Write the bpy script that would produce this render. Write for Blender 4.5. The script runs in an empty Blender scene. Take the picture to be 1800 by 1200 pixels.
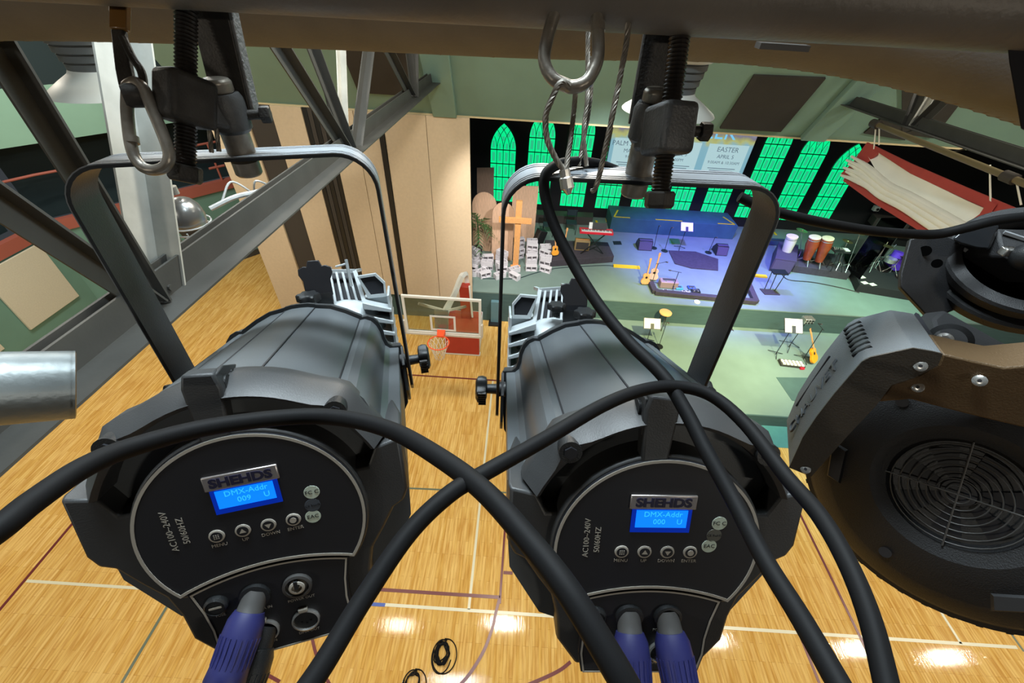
import bpy, bmesh, math, random
from math import sin, cos, radians, pi, sqrt
from mathutils import Vector, Matrix
random.seed(7)
scene = bpy.context.scene
COL = scene.collection
V = Vector

# ------------------------------------------------------------------ camera
FPX = 736.0; CAMH = 9.1; TH = radians(41.4); RO = radians(3.7)
FWD = V((0, cos(TH), -sin(TH))); R0 = V((1, 0, 0)); U0 = R0.cross(FWD)
RIGHT = cos(RO) * R0 + sin(RO) * U0
UP = -sin(RO) * R0 + cos(RO) * U0
CAM = V((0, 0, CAMH))
cd = bpy.data.cameras.new('camera'); cam = bpy.data.objects.new('camera', cd); COL.objects.link(cam)
cd.sensor_width = 36.0; cd.lens = FPX / 1800 * 36.0; cd.clip_start = .02; cd.clip_end = 200
M3 = Matrix((RIGHT, UP, -FWD)).transposed()
cam.matrix_world = Matrix.Translation(CAM) @ M3.to_4x4()
scene.camera = cam

# ------------------------------------------------------------------ view + world + lights
vs = scene.view_settings
vs.view_transform = 'Standard'; vs.look = 'None'; vs.exposure = 0.0; vs.gamma = 1.0; vs.use_curve_mapping = False
w = bpy.data.worlds.new('world'); scene.world = w; w.use_nodes = True
w.node_tree.nodes['Background'].inputs[0].default_value = (.80, .90, 1.0, 1)
w.node_tree.nodes['Background'].inputs[1].default_value = .05

def ray(x, y): return FWD + RIGHT * ((x - 900) / FPX) + UP * ((600 - y) / FPX)
def P(x, y, d): return CAM + ray(x, y) * d
def onz(x, y, z=0.0):
    r = ray(x, y); return CAM + r * ((z - CAMH) / r.z)
def ony(x, y, Y):
    r = ray(x, y); return CAM + r * (Y / r.y)
def onx(x, y, X):
    r = ray(x, y); return CAM + r * (X / r.x)
def onpl(x, y, p0, n):
    r = ray(x, y); return CAM + r * ((p0 - CAM).dot(n) / r.dot(n))

def area(name, loc, target, sx, sy, power, col):
    l = bpy.data.lights.new(name, 'AREA'); l.shape = 'RECTANGLE'; l.size = sx; l.size_y = sy; l.energy = power; l.color = col
    o = bpy.data.objects.new(name, l); COL.objects.link(o); o.location = loc
    o.rotation_euler = (V(target) - V(loc)).to_track_quat('-Z', 'Y').to_euler(); return o
def spot(name, loc, target, power, col, ang=50, blend=.8, rad=.15):
    l = bpy.data.lights.new(name, 'SPOT'); l.energy = power; l.color = col; l.spot_size = radians(ang); l.spot_blend = blend; l.shadow_soft_size = rad
    o = bpy.data.objects.new(name, l); COL.objects.link(o); o.location = loc
    o.rotation_euler = (V(target) - V(loc)).to_track_quat('-Z', 'Y').to_euler(); return o
WARM = (1, .92, .78); COOL = (.80, .93, 1.0)
# roof lamps of the gym: each mirrors itself in the varnished floor
for px, py, pw in ((885, 1095, 330), (700, 1098, 110), (1250, 1125, 330), (1502, 1140, 300), (1660, 1155, 250)):
    f = onz(px, py)
    area('roof_lamp', (f.x * 2.165, f.y * 2.165, 10.6), (f.x * 2.165, f.y * 2.165, 0), .8, .42, pw, WARM)
for x, y in ((-9.7, 9.7), (-13, .4), (-6, -5.5), (5, -5.5), (12, 2), (-9.0, 6.4)):  # more roof lamps added out of view to light the floor
    area('roof_lamp', (x, y, 10.6), (x, y, 0), 1.1, .6, 360, WARM)
# unseen fill lights added above the spotlight barrels and the left truss
area('overhead_fill', (-.15, 1.05, 10.75), (0, .62, 8.6), 1.5, .35, 125, COOL)
area('overhead_fill', (-1.62, 3.2, 10.3), (-1.95, 3.2, 7.4), .3, 2.4, 150, COOL)
# stage lighting hung from the trusses
spot('stage_wash', (4.6, 5.0, 8.4), (5.5, 10.2, .4), 6000, (1, .93, .44), 48)
spot('stage_wash', (8.0, 6.0, 8.4), (9.6, 10.8, .8), 3600, (.98, 1, .66), 54)
spot('stage_wash', (2.4, 8.2, 8.0), (1.4, 13.2, 1.2), 1700, (.94, .97, 1), 66)
spot('stage_wash', (-1.2, 8.4, 7.8), (-.6, 12.8, 1.6), 1200, (1, .93, .86), 44)
spot('blue_wash', (6.0, 12.5, 6.6), (7.0, 14.0, 1.2), 4000, (.16, .18, 1), 80)
spot('blue_wash', (8.6, 12.5, 6.6), (8.2, 14.0, 1.2), 1900, (.22, .12, 1), 70)
spot('teal_wash', (11.0, 11.0, 6.6), (12.4, 13.6, 1.4), 1500, (.5, 1, .8), 75)
spot('teal_wash', (10.2, 5.0, 8.0), (8.4, 7.6, 0), 1300, (.35, .85, 1), 60)

# ------------------------------------------------------------------ materials
_m = {}
def mat(name, col, rough=.5, metal=0.0, vary=0.0, scale=8.0, bump=0.0, bscale=None, emit=None, estr=1.0, coat=0.0, spec=None, stretch=None):
    if name in _m: return _m[name]
    m = bpy.data.materials.new(name); m.use_nodes = True; nt = m.node_tree; b = nt.nodes['Principled BSDF']
    c = (col[0], col[1], col[2], 1)
    b.inputs['Base Color'].default_value = c; b.inputs['Roughness'].default_value = rough; b.inputs['Metallic'].default_value = metal
    if spec is not None: b.inputs['Specular IOR Level'].default_value = spec
    if coat: b.inputs['Coat Weight'].default_value = coat; b.inputs['Coat Roughness'].default_value = .1
    if vary or bump:
        tc = nt.nodes.new('ShaderNodeTexCoord'); mp = nt.nodes.new('ShaderNodeMapping')
        if stretch: mp.inputs['Scale'].default_value = stretch
        nt.links.new(tc.outputs['Object'], mp.inputs[0])
        n = nt.nodes.new('ShaderNodeTexNoise'); n.inputs['Scale'].default_value = scale; n.inputs['Detail'].default_value = 6
        nt.links.new(mp.outputs[0], n.inputs['Vector'])
        if vary:
            r = nt.nodes.new('ShaderNodeValToRGB')
            r.color_ramp.elements[0].position = .3; r.color_ramp.elements[1].position = .7
            r.color_ramp.elements[0].color = tuple(v * (1 - vary) for v in col) + (1,)
            r.color_ramp.elements[1].color = tuple(min(1, v * (1 + vary)) for v in col) + (1,)
            nt.links.new(n.outputs['Fac'], r.inputs[0]); nt.links.new(r.outputs[0], b.inputs['Base Color'])
        if bump:
            n2 = nt.nodes.new('ShaderNodeTexNoise'); n2.inputs['Scale'].default_value = bscale or scale * 6; n2.inputs['Detail'].default_value = 3
            nt.links.new(mp.outputs[0], n2.inputs['Vector'])
            bp = nt.nodes.new('ShaderNodeBump'); bp.inputs['Strength'].default_value = bump; bp.inputs['Distance'].default_value = .002
            nt.links.new(n2.outputs['Fac'], bp.inputs['Height']); nt.links.new(bp.outputs[0], b.inputs['Normal'])
    if emit:
        b.inputs['Emission Color'].default_value = (emit[0], emit[1], emit[2], 1); b.inputs['Emission Strength'].default_value = estr
    _m[name] = m; return m

def lin(r, g, b):
    f = lambda v: (v / 255 / 12.92) if v / 255 <= .04045 else ((v / 255 + .055) / 1.055) ** 2.4
    return (f(r), f(g), f(b))

def wood_floor():
    m = bpy.data.materials.new('varnished strip floor'); m.use_nodes = True; nt = m.node_tree; b = nt.nodes['Principled BSDF']
    tc = nt.nodes.new('ShaderNodeTexCoord'); mp = nt.nodes.new('ShaderNodeMapping'); mp.inputs['Rotation'].default_value = (0, 0, pi / 2)
    nt.links.new(tc.outputs['Object'], mp.inputs[0])
    br = nt.nodes.new('ShaderNodeTexBrick'); br.inputs['Scale'].default_value = 1.0
    br.inputs['Brick Width'].default_value = .75; br.inputs['Row Height'].default_value = .057; br.inputs['Mortar Size'].default_value = .0012
    br.offset = .37; br.offset_frequency = 3
    br.inputs['Color1'].default_value = lin(226, 190, 118) + (1,); br.inputs['Color2'].default_value = lin(212, 170, 92) + (1,)
    br.inputs['Mortar'].default_value = lin(150, 100, 45) + (1,)
    nt.links.new(mp.outputs[0], br.inputs['Vector'])
    mp2 = nt.nodes.new('ShaderNodeMapping'); mp2.inputs['Scale'].default_value = (16, 1.3, 1)
    nt.links.new(tc.outputs['Object'], mp2.inputs[0])
    n = nt.nodes.new('ShaderNodeTexNoise'); n.inputs['Scale'].default_value = 1.6; n.inputs['Detail'].default_value = 5
    nt.links.new(mp2.outputs[0], n.inputs['Vector'])
    r = nt.nodes.new('ShaderNodeValToRGB'); r.color_ramp.elements[0].position = .33; r.color_ramp.elements[1].position = .62
    r.color_ramp.elements[0].color = lin(226, 208, 186) + (1,); r.color_ramp.elements[1].color = (1, 1, 1, 1)
    nt.links.new(n.outputs['Fac'], r.inputs[0])
    mx = nt.nodes.new('ShaderNodeMix'); mx.data_type = 'RGBA'; mx.blend_type = 'MULTIPLY'; mx.inputs[0].default_value = 1
    nt.links.new(br.outputs['Color'], mx.inputs[6]); nt.links.new(r.outputs[0], mx.inputs[7])
    nt.links.new(mx.outputs[2], b.inputs['Base Color'])
    b.inputs['Roughness'].default_value = .06; b.inputs['Specular IOR Level'].default_value = .20
    nb = nt.nodes.new('ShaderNodeTexNoise'); nb.inputs['Scale'].default_value = 2.2; nb.inputs['Detail'].default_value = 4; nt.links.new(mp2.outputs[0], nb.inputs['Vector'])
    bp = nt.nodes.new('ShaderNodeBump'); bp.inputs['Strength'].default_value = .10; bp.inputs['Distance'].default_value = .01
    nt.links.new(nb.outputs['Fac'], bp.inputs['Height']); nt.links.new(bp.outputs[0], b.inputs['Normal'])
    return m

BLK = mat('black enamel', (.012, .013, .014), .42, bump=.25, bscale=900)
BODY = mat('textured black alloy', (.036, .037, .038), .48, bump=.10, bscale=700, vary=.15, scale=14)
BARREL = mat('grey black barrel with sheen', (.078, .086, .092), .40, bump=.08, bscale=900, vary=.18, scale=9)  # paler than the body alloy; the top sheen is put into the colour
PANEL = mat('matt black panel', (.008, .0085, .012), .55)
HOLE = mat('deep hole black', (.002, .002, .002), 1.0, spec=0)  # the dark inside holes and slots is put into this colour
LINE = mat('grey print', lin(165, 160, 150), .6)
STICK = mat('pale sticker', lin(190, 205, 190), .5)
LCD = mat('blue lcd', (.01, .05, .3), .3, emit=(.0, .16, 1.0), estr=1.5)
LCDD = mat('dark blue lcd edge', (.0, .01, .1), .3, emit=(.0, .02, .35), estr=.8)
LCDT = mat('cyan lcd characters', (.02, .2, .5), .3, emit=(.02, .36, 1.0), estr=1.4)
SILV = mat('silver badge', (.55, .50, .48), .3, .8)
ALU = mat('light grey alloy', lin(172, 178, 180), .40, .05, vary=.12, scale=20)
CHROME = mat('polished steel', (.6, .59, .56), .25, .75, vary=.15, scale=30)
GALV = mat('galvanised steel', (.27, .24, .20), .36, .5, vary=.35, scale=40, bump=.3, bscale=150)
IRON = mat('dark cast iron', (.050, .045, .040), .55, .5, vary=.35, scale=35, bump=.3, bscale=400)
BOLT = mat('oiled bolt steel', (.045, .038, .033), .42, .7, vary=.3, scale=40)
CASTG = mat('grey cast clamp', (.085, .085, .085), .5, .5, vary=.3, scale=30, bump=.3, bscale=400)
PIPE = mat('dark painted pipe', (.15, .130, .108), .5, .1, vary=.2, scale=9, bump=.4, bscale=120)
DUCT = mat('tan duct wrap', (.135, .133, .130), .8, vary=.10, scale=6, bump=.6, bscale=90)
SPIPE = mat('silver painted pipe', lin(128, 134, 134), .42, .35, vary=.10, scale=22, bump=.3, bscale=120)
ROPE = mat('wire rope steel', (.23, .205, .17), .42, .35, vary=.25, scale=120)
CABLE = mat('black rubber cable', (.007, .007, .0075), .62, spec=.12)
BLUEP = mat('blue plastic plug', lin(36, 38, 88), .5)
GREYP = mat('grey plastic', lin(68, 67, 66), .5)
STEEL = mat('grey truss paint', lin(66, 67, 65), .55, vary=.10, scale=5, bump=.2, bscale=60)
STEELL = mat('pale web paint', lin(180, 182, 176), .6, vary=.12, scale=7)
SAGE = mat('sage green paint', lin(118, 148, 136), .75, vary=.04, scale=1.5)
SAGED = mat('teal green paint', lin(100, 142, 132), .75, vary=.05, scale=1.5)
MINT = mat('mint green paint', lin(134, 178, 162), .75, vary=.04, scale=1.5)
CHAR = mat('charcoal acoustic board', lin(52, 48, 43), .9, vary=.08, scale=4)
CREAM = mat('cream acoustic board', lin(200, 200, 184), .9, vary=.05, scale=30)
BEIGE = mat('beige partition fabric', lin(204, 186, 158), .85, vary=.04, scale=14, bump=.2, bscale=60)
DARK = mat('dark brown trim', lin(58, 54, 50), .7)
REDP = mat('red rail paint', lin(156, 88, 76), .6)
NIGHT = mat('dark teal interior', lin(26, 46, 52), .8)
BLACKW = mat('black drape', (.006, .006, .008), .9)
CARPET = mat('teal stage carpet', lin(112, 132, 124), .95, vary=.06, scale=2.0, bump=.3, bscale=160)
CARPETD = mat('dark teal riser carpet', lin(66, 90, 88), .95, vary=.10, scale=2.5, stretch=(1, 1, 7))
RISER = mat('dark riser carpet', lin(60, 55, 62), .9, vary=.15, scale=10)
YEL = mat('yellow tape', lin(236, 196, 30), .6)
GREENW = mat('green lit pane edge', (.0, .3, .1), .4, emit=(.0, .86, .28), estr=1.0)
GREENI = mat('green lit pane centre', (.05, .2, .1), .4, emit=(.02, .50, .23), estr=1.0, vary=0)
MUNT = mat('black muntin', (.004, .006, .005), .7)
WOODS = mat('pale plywood', lin(214, 176, 146), .7, vary=.14, scale=4, stretch=(9, 9, 1.2))
WOODC = mat('orange pine', lin(222, 160, 98), .65, vary=.14, scale=6, stretch=(7, 7, 1.5))
BLOCK = mat('white concrete block', lin(212, 208, 212), .85, vary=.06, scale=20)
LEAF = mat('palm leaf', lin(58, 92, 44), .6, vary=.25, scale=12)
REDK = mat('red lacquer', lin(206, 28, 52), .35)
WHITE = mat('white paint', lin(226, 228, 224), .5)
PAPER = mat('white paper', lin(238, 236, 222), .8)
REDPAD = mat('red vinyl pad', lin(176, 56, 44), .5, vary=.05, scale=5)
ORANGE = mat('orange rim paint', lin(240, 84, 40), .45)
NET = mat('white net cord', lin(226, 216, 200), .8)
CONGA = mat('stained conga shell', lin(146, 62, 26), .3, coat=.5, vary=.2, scale=8)
SKIN = mat('drum skin', lin(224, 206, 178), .7)
GUIT = mat('amber guitar top', lin(236, 160, 52), .35, coat=.4)
TARP = mat('white tarpaulin', lin(242, 244, 236), .6, vary=.03, scale=3)
REDT = mat('red tarpaulin hem', lin(172, 66, 62), .6, vary=.06, scale=6)
MONP = mat('dark speaker grille', lin(74, 66, 88), .8, vary=.1, scale=60)
WOODD = mat('wood disc', lin(226, 176, 110), .6)
BRONZE = mat('bronze grey casting', (.060, .052, .042), .5, .2, bump=.3, bscale=500)
HEADG = mat('grey textured plastic', (.13, .145, .155), .55, bump=.5, bscale=900)
HEADK = mat('black textured plastic', (.009, .009, .010), .6, bump=.4, bscale=700)
LW = mat('white court paint', lin(214, 210, 184), .3); LR = mat('maroon court paint', lin(104, 40, 42), .3)
LG = mat('grey green court paint', lin(96, 108, 92), .3); LB = mat('blue court paint', lin(50, 84, 170), .3); LX = mat('red court paint', lin(200, 60, 46), .3)
def glass(name, tint, rough=.05):
    m = bpy.data.materials.new(name); m.use_nodes = True; nt = m.node_tree; nt.nodes.remove(nt.nodes['Principled BSDF'])
    t = nt.nodes.new('ShaderNodeBsdfTransparent'); t.inputs[0].default_value = tint + (1,)
    g = nt.nodes.new('ShaderNodeBsdfGlossy'); g.inputs['Roughness'].default_value = rough; g.inputs[0].default_value = (.8, .8, .8, 1)
    f = nt.nodes.new('ShaderNodeFresnel'); f.inputs[0].default_value = 1.45; mx = nt.nodes.new('ShaderNodeMixShader')
    nt.links.new(f.outputs[0], mx.inputs[0]); nt.links.new(t.outputs[0], mx.inputs[1]); nt.links.new(g.outputs[0], mx.inputs[2])
    nt.links.new(mx.outputs[0], nt.nodes['Material Output'].inputs[0]); return m
GLASS = glass('backboard glass', (.86, .90, .86)); PLEXI = glass('drum shield acrylic', (.62, .64, .68))

# ------------------------------------------------------------------ mesh builder
ORG = {}
class Fr:
    def __init__(s, o, x, y, z): s.o, s.x, s.y, s.z = V(o), V(x), V(y), V(z)
    def p(s, x, y, z=0): return s.o + s.x * x + s.y * y + s.z * z
ID = Fr((0, 0, 0), (1, 0, 0), (0, 1, 0), (0, 0, 1))
def basis(d):
    d = V(d).normalized(); a = V((0, 0, 1)) if abs(d.z) < .9 else V((1, 0, 0))
    u = d.cross(a).normalized(); return u, d.cross(u).normalized()
def smooth(pts, k=6):
    pts = [V(p) for p in pts]; out = []
    q = [pts[0] * 2 - pts[1]] + pts + [pts[-1] * 2 - pts[-2]]
    for i in range(1, len(q) - 2):
        for j in range(k):
            t = j / k; a, b, c, d = q[i - 1], q[i], q[i + 1], q[i + 2]
            out.append(.5 * ((2 * b) + (c - a) * t + (2 * a - 5 * b + 4 * c - d) * t * t + (3 * b - a - 3 * c + d) * t ** 3))
    out.append(pts[-1]); return out
class MB:
    def __init__(s, fr=ID): s.bm = bmesh.new(); s.fr = fr
    def f(s, vs):
        try: s.bm.faces.new(vs)
        except ValueError: pass
    def v(s, p): return s.bm.verts.new(s.fr.p(*p))
    def loops(s, L, closed=True, caps=True, ring=False):
        R = [[s.v(p) for p in l] for l in L]; n = len(R[0])
        rr = range(len(R) if ring else len(R) - 1)
        for i in rr:
            A, B = R[i], R[(i + 1) % len(R)]
            for j in range(n if closed else n - 1): s.f((A[j], A[(j + 1) % n], B[(j + 1) % n], B[j]))
        if caps and closed and not ring:
            if n > 2: s.f(R[0]); s.f(R[-1])
        return s
    def box(s, c, d, rz=0, M=None):
        c = V(c); hx, hy, hz = d[0] / 2, d[1] / 2, d[2] / 2
        R = M or Matrix.Rotation(rz, 3, 'Z')
        q = [c + R @ V((x * hx, y * hy, z * hz)) for z in (-1, 1) for x, y in ((-1, -1), (1, -1), (1, 1), (-1, 1))]
        return s.loops([q[:4], q[4:]])
    def bar(s, a, b, wx, wy, side=None):
        a, b = V(a), V(b); d = (b - a).normalized()
        if side is None: u, v = basis(d)
        else: u = V(side); u = (u - d * u.dot(d)).normalized(); v = d.cross(u)
        q = lambda p: [p + u * wx / 2 * i + v * wy / 2 * j for i, j in ((-1, -1), (1, -1), (1, 1), (-1, 1))]
        return s.loops([q(a), q(b)])
    def cyl(s, a, b, r0, r1=None, n=16, caps=True):
        a, b = V(a), V(b); r1 = r0 if r1 is None else r1; u, v = basis(b - a)
        c = lambda p, r: [p + (u * cos(t) + v * sin(t)) * r for t in [2 * pi * k / n for k in range(n)]]
        return s.loops([c(a, r0), c(b, r1)], caps=caps)
    def lathe(s, o, ax, prof, n=24, caps=True, lob=None):
        o = V(o); ax = V(ax).normalized(); u, v = basis(ax); L = []
        for r, h in prof:
            L.append([o + ax * h + (u * cos(t) + v * sin(t)) * r * (lob(t) if lob else 1) for t in [2 * pi * k / n for k in range(n)]])
        return s.loops(L, caps=caps)
    def tube(s, pts, r, n=8, k=6, closed=False):
        pts = smooth(pts, k) if k else [V(p) for p in pts]
        m = len(pts); rs = r if callable(r) else (lambda t: r)
        T = [(pts[min(i + 1, m - 1)] - pts[max(i - 1, 0)]) for i in range(m)]
        if closed: T = [(pts[(i + 1) % m] - pts[i - 1]) for i in range(m)]
        T = [t.normalized() if t.length > 1e-9 else V((0, 0, 1)) for t in T]
        u, _ = basis(T[0]); L = []
        for i in range(m):
            u = (u - T[i] * u.dot(T[i])).normalized(); v = T[i].cross(u); R = rs(i / max(1, m - 1))
            L.append([pts[i] + (u * cos(a) + v * sin(a)) * R for a in [2 * pi * j / n for j in range(n)]])
        return s.loops(L, ring=closed)
    def prism(s, poly, z0, z1):
        return s.loops([[(x, y, z0) for x, y in poly], [(x, y, z1) for x, y in poly]])
    def wprism(s, pts, ext):
        ext = V(ext); return s.loops([[V(p) for p in pts], [V(p) + ext for p in pts]])
    def annul(s, outer, inner, z0, z1, closed=True):
        n = len(outer); L = []
        for i in range(n):
            (a, b), (c, d) = outer[i], inner[i]
            L.append([(a, b, z0), (a, b, z1), (c, d, z1), (c, d, z0)])
        return s.loops(L, ring=closed)
    def sphere(s, c, r, sc=(1, 1, 1), n=14):
        c = V(c); L = []
        for i in range(1, n // 2 + 1):
            t = pi * i / (n // 2 + 1)
            L.append([c + V((sin(t) * cos(a) * r * sc[0], sin(t) * sin(a) * r * sc[1], cos(t) * r * sc[2])) for a in [2 * pi * j / n for j in range(n)]])
        return s.loops(L)
    def quad(s, a, b, c, d):
        s.f([s.v(p) for p in (a, b, c, d)]); return s
    def poly(s, pts): s.f([s.v(p) for p in pts]); return s
    def build(s, name, m, parent=None, bev=0, ang=35, origin=None, seg=2):
        bm = s.bm
        if parent is not None: o0 = ORG[parent.name]
        elif origin is not None: o0 = V(origin)
        else:
            lo = [min(v.co[i] for v in bm.verts) for i in range(3)]; hi = [max(v.co[i] for v in bm.verts) for i in range(3)]
            o0 = V(((lo[0] + hi[0]) / 2, (lo[1] + hi[1]) / 2, lo[2]))
        for v in bm.verts: v.co -= o0
        bmesh.ops.recalc_face_normals(bm, faces=bm.faces)
        me = bpy.data.meshes.new(name); bm.to_mesh(me); bm.free()
        me.polygons.foreach_set('use_smooth', [True] * len(me.polygons)); me.set_sharp_from_angle(angle=radians(ang))
        for mm in (m if isinstance(m, (list, tuple)) else [m]): me.materials.append(mm)
        o = bpy.data.objects.new(name, me); COL.objects.link(o)
        if parent is not None: o.parent = parent; ORG[o.name] = o0
        else: o.location = o0; ORG[o.name] = o0
        if bev:
            b = o.modifiers.new('bevel', 'BEVEL'); b.width = bev; b.segments = seg; b.limit_method = 'ANGLE'; b.angle_limit = radians(32)
        return o
def tag(o, label, cat, group=None, kind=None):
    o['label'] = label; o['category'] = cat
    if group: o['group'] = group
    if kind: o['kind'] = kind
    return o
def struct(o): o['kind'] = 'structure'; return o
def thing(name, label, cat, loc, group=None):
    o = bpy.data.objects.new(name, None); COL.objects.link(o); o.location = loc; o.empty_display_size = .05; ORG[o.name] = V(loc)
    return tag(o, label, cat, group)
def kids(o): return [c for c in bpy.data.objects if c.parent == o]
def dup(root, loc, rot=(0, 0, 0), label=None, group=None):
    def cp(o, par):
        c = o.copy(); COL.objects.link(c); c.parent = par
        for ch in KID.get(o.name, []): cp(ch, c)
        return c
    KID = {}
    for o in bpy.data.objects:
        if o.parent: KID.setdefault(o.parent.name, []).append(o)
    c = cp(root, None); c.location = loc; c.rotation_euler = rot
    if label: c['label'] = label
    if group: c['group'] = group
    return c
def text(name, body, size, M, m, parent, depth=.0004, align='CENTER', bold=0):
    cu = bpy.data.curves.new('t', 'FONT'); cu.offset = bold; cu.body = body; cu.size = size; cu.extrude = depth; cu.align_x = align; cu.align_y = 'CENTER'; cu.resolution_u = 3
    t = bpy.data.objects.new('t', cu); COL.objects.link(t); bpy.context.view_layer.update()
    me = bpy.data.meshes.new_from_object(t.evaluated_get(bpy.context.evaluated_depsgraph_get()))
    bpy.data.objects.remove(t); me.name = name
    me.transform(Matrix.Translation(-ORG[parent.name]) @ M)
    me.materials.clear(); me.materials.append(m)
    o = bpy.data.objects.new(name, me); COL.objects.link(o); o.parent = parent; ORG[o.name] = ORG[parent.name]; return o
def tm(o, x, y):
    x = V(x).normalized(); y = V(y); y = (y - x * y.dot(x)).normalized(); z = x.cross(y)
    return Matrix.Translation(V(o)) @ Matrix((x, y, z)).transposed().to_4x4()
def merge_text(name, items, m, parent, depth=.0003):
    if len(items) > 1:
        for it in items: merge_text(name, [it], m, parent, depth)
        return
    """several words printed on one face, one mesh"""
    bm = bmesh.new()
    for body, size, M in items:
        cu = bpy.data.curves.new('t', 'FONT'); cu.body = body; cu.size = size; cu.extrude = depth; cu.align_x = 'CENTER'; cu.align_y = 'CENTER'; cu.resolution_u = 2
        t = bpy.data.objects.new('t', cu); COL.objects.link(t); bpy.context.view_layer.update()
        me = bpy.data.meshes.new_from_object(t.evaluated_get(bpy.context.evaluated_depsgraph_get()))
        bpy.data.objects.remove(t); me.transform(Matrix.Translation(-ORG[parent.name]) @ M); bm.from_mesh(me); bpy.data.meshes.remove(me)
    me = bpy.data.meshes.new(name); bm.to_mesh(me); bm.free(); me.materials.append(m)
    o = bpy.data.objects.new(name, me); COL.objects.link(o); o.parent = parent; ORG[o.name] = ORG[parent.name]; return o

# ================================================================== THE SETTING
XL = -13.68
fl = struct(MB().box((2.2, 5.8, -.05), (32.4, 25.0, .1)).build('floor', wood_floor()))
def line(mb, a, b, wd=.05, h=.004):
    a = V((a[0], a[1], 0)); b = V((b[0], b[1], 0)); d = (b - a).normalized(); s = V((-d.y, d.x, 0)) * wd / 2; up = V((0, 0, h))
    return mb.loops([[a - s, b - s, b + s, a + s], [a - s + up, b - s + up, b + s + up, a + s + up]])
def arc(mb, pts, wd=.05, h=.007):
    pts = smooth([V((p[0], p[1], 0)) for p in pts], 6)
    for i in range(len(pts) - 1): line(mb, pts[i], pts[i + 1], wd, h)
    return mb
g = lambda x, y: onz(x, y, 0)
m = MB(); line(m, (-8.9, 2.57), (-2.48, 2.57)); line(m, (-2.1, 2.56), (9.9, 2.53), .055); line(m, (-.49, 2.57), (-.49, 8.5), .05); line(m, (8.84, 2.53), (8.84, 5.2), .05); line(m, g(652, 983), g(676, 984), .05)
m.build('white_line', LW, fl)
_l = line
def line(mb, a, b, wd=.05, h=.006): return _l(mb, a, b, wd, h)
m = MB(); line(m, (-8.95, -1), (-8.93, 8.53)); line(m, (-8.95, 8.53), (2, 8.53)); line(m, (-2.6, 2.81), (.09, 2.81), .06); line(m, (.09, 2.7), (.14, 6.6), .045); line(m, (6.93, .5), (6.93, 6.8)); line(m, g(885, 1006), g(901, 1007), .06)
arc(m, [(.08, 2.8), g(872, 1075), g(865, 1105), g(847, 1150), g(812, 1200), g(760, 1240)], .055); arc(m, [g(1003, 1163), g(985, 1177), g(955, 1192), g(900, 1215)], .055)
arc(m, [g(548, 1118), g(556, 1150), g(575, 1195), g(600, 1230)], .05); line(m, g(1348, 973), g(1440, 1200)); line(m, g(1655, 1005), g(1800, 1115), .045); line(m, g(465, 1183), g(492, 1198), .05)
m.build('maroon_line', LR, fl)
m = MB(); line(m, g(298, 1058), g(214, 1200), .05, .0025); line(m, g(700, 857), g(900, 866), .04, .0025); line(m, g(1703, 1010), g(1800, 1145), .04, .0025); m.build('grey_green_line', LG, fl)
line(MB(), g(645, 1061), g(677, 1063), .06).build('blue_line', LB, fl); line(MB(), g(681, 915), g(716, 917), .06).build('red_line', LX, fl)

# stage: upper deck z 1.18, lower apron z .40
ZD, YD, ZE = 1.18, 11.35, .40
YB = 17.6
struct(MB().box((7.0, (YD + YB) / 2, ZD - .03), (22.6, YB - YD, .06)).build('floor_stage', CARPET))
struct(MB().box((7.0, YD + .05, .57), (22.6, .10, 1.14)).build('trim_1', CARPETD))
struct(MB().box((9.2, (7.52 + YD) / 2, ZE / 2), (16.4, YD - 7.52, ZE)).build('floor_apron', CARPET))
struct(MB().box((9.2, 7.50, ZE / 2), (16.4, .04, ZE)).build('trim_2', CARPETD))
struct(MB().box((9.2, 7.13, .005), (16.4, .72, .01)).build('trim_3', mat('teal floor border', lin(74, 132, 128), .6, vary=.05)))
a = onz(1365, 662, .4); b = onz(1410, 702, .4)
st = MB().wprism([onz(1364, 663, .4), onz(1440, 664, .4), onz(1440, 712, .4), onz(1392, 704, .4)], (0, 0, .006)).build('floor_hatch', CARPETD); tag(st, 'dark teal hatch panel set in the lower stage apron beside the moving head lamp', 'hatch')
po = thing('stage_step', 'narrow blue grey step post at the foot of the stage beside the basketball hoop', 'step', onz(870, 570, 0))
q = onz(870, 568, 0); MB().box((q.x, q.y + .06, .45), (.30, .14, .9)).build('tread', mat('blue grey paint', lin(88, 122, 130), .6), po, bev=.01); MB().box((q.x, q.y - .03, .03), (.42, .30, .06)).build('base', BLK, po)

# stage back wall and side masking
struct(MB().box((6.8, YB + .05, 4.6), (23, .1, 8.0)).build('wall_back', BLACKW))
struct(MB().box((18.2, 14.4, 4.6), (.1, 6.4, 8.0)).build('wall_right', BLACKW))
struct(MB().box((-4.1, 14.5, 3.6), (.1, 6.2, 7.0)).build('wall_stage_left', BLACKW))
struct(MB().box((-1.9, YB - .06, 1.4), (4, .1, .5)).build('baseboard_back', DARK))

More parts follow.
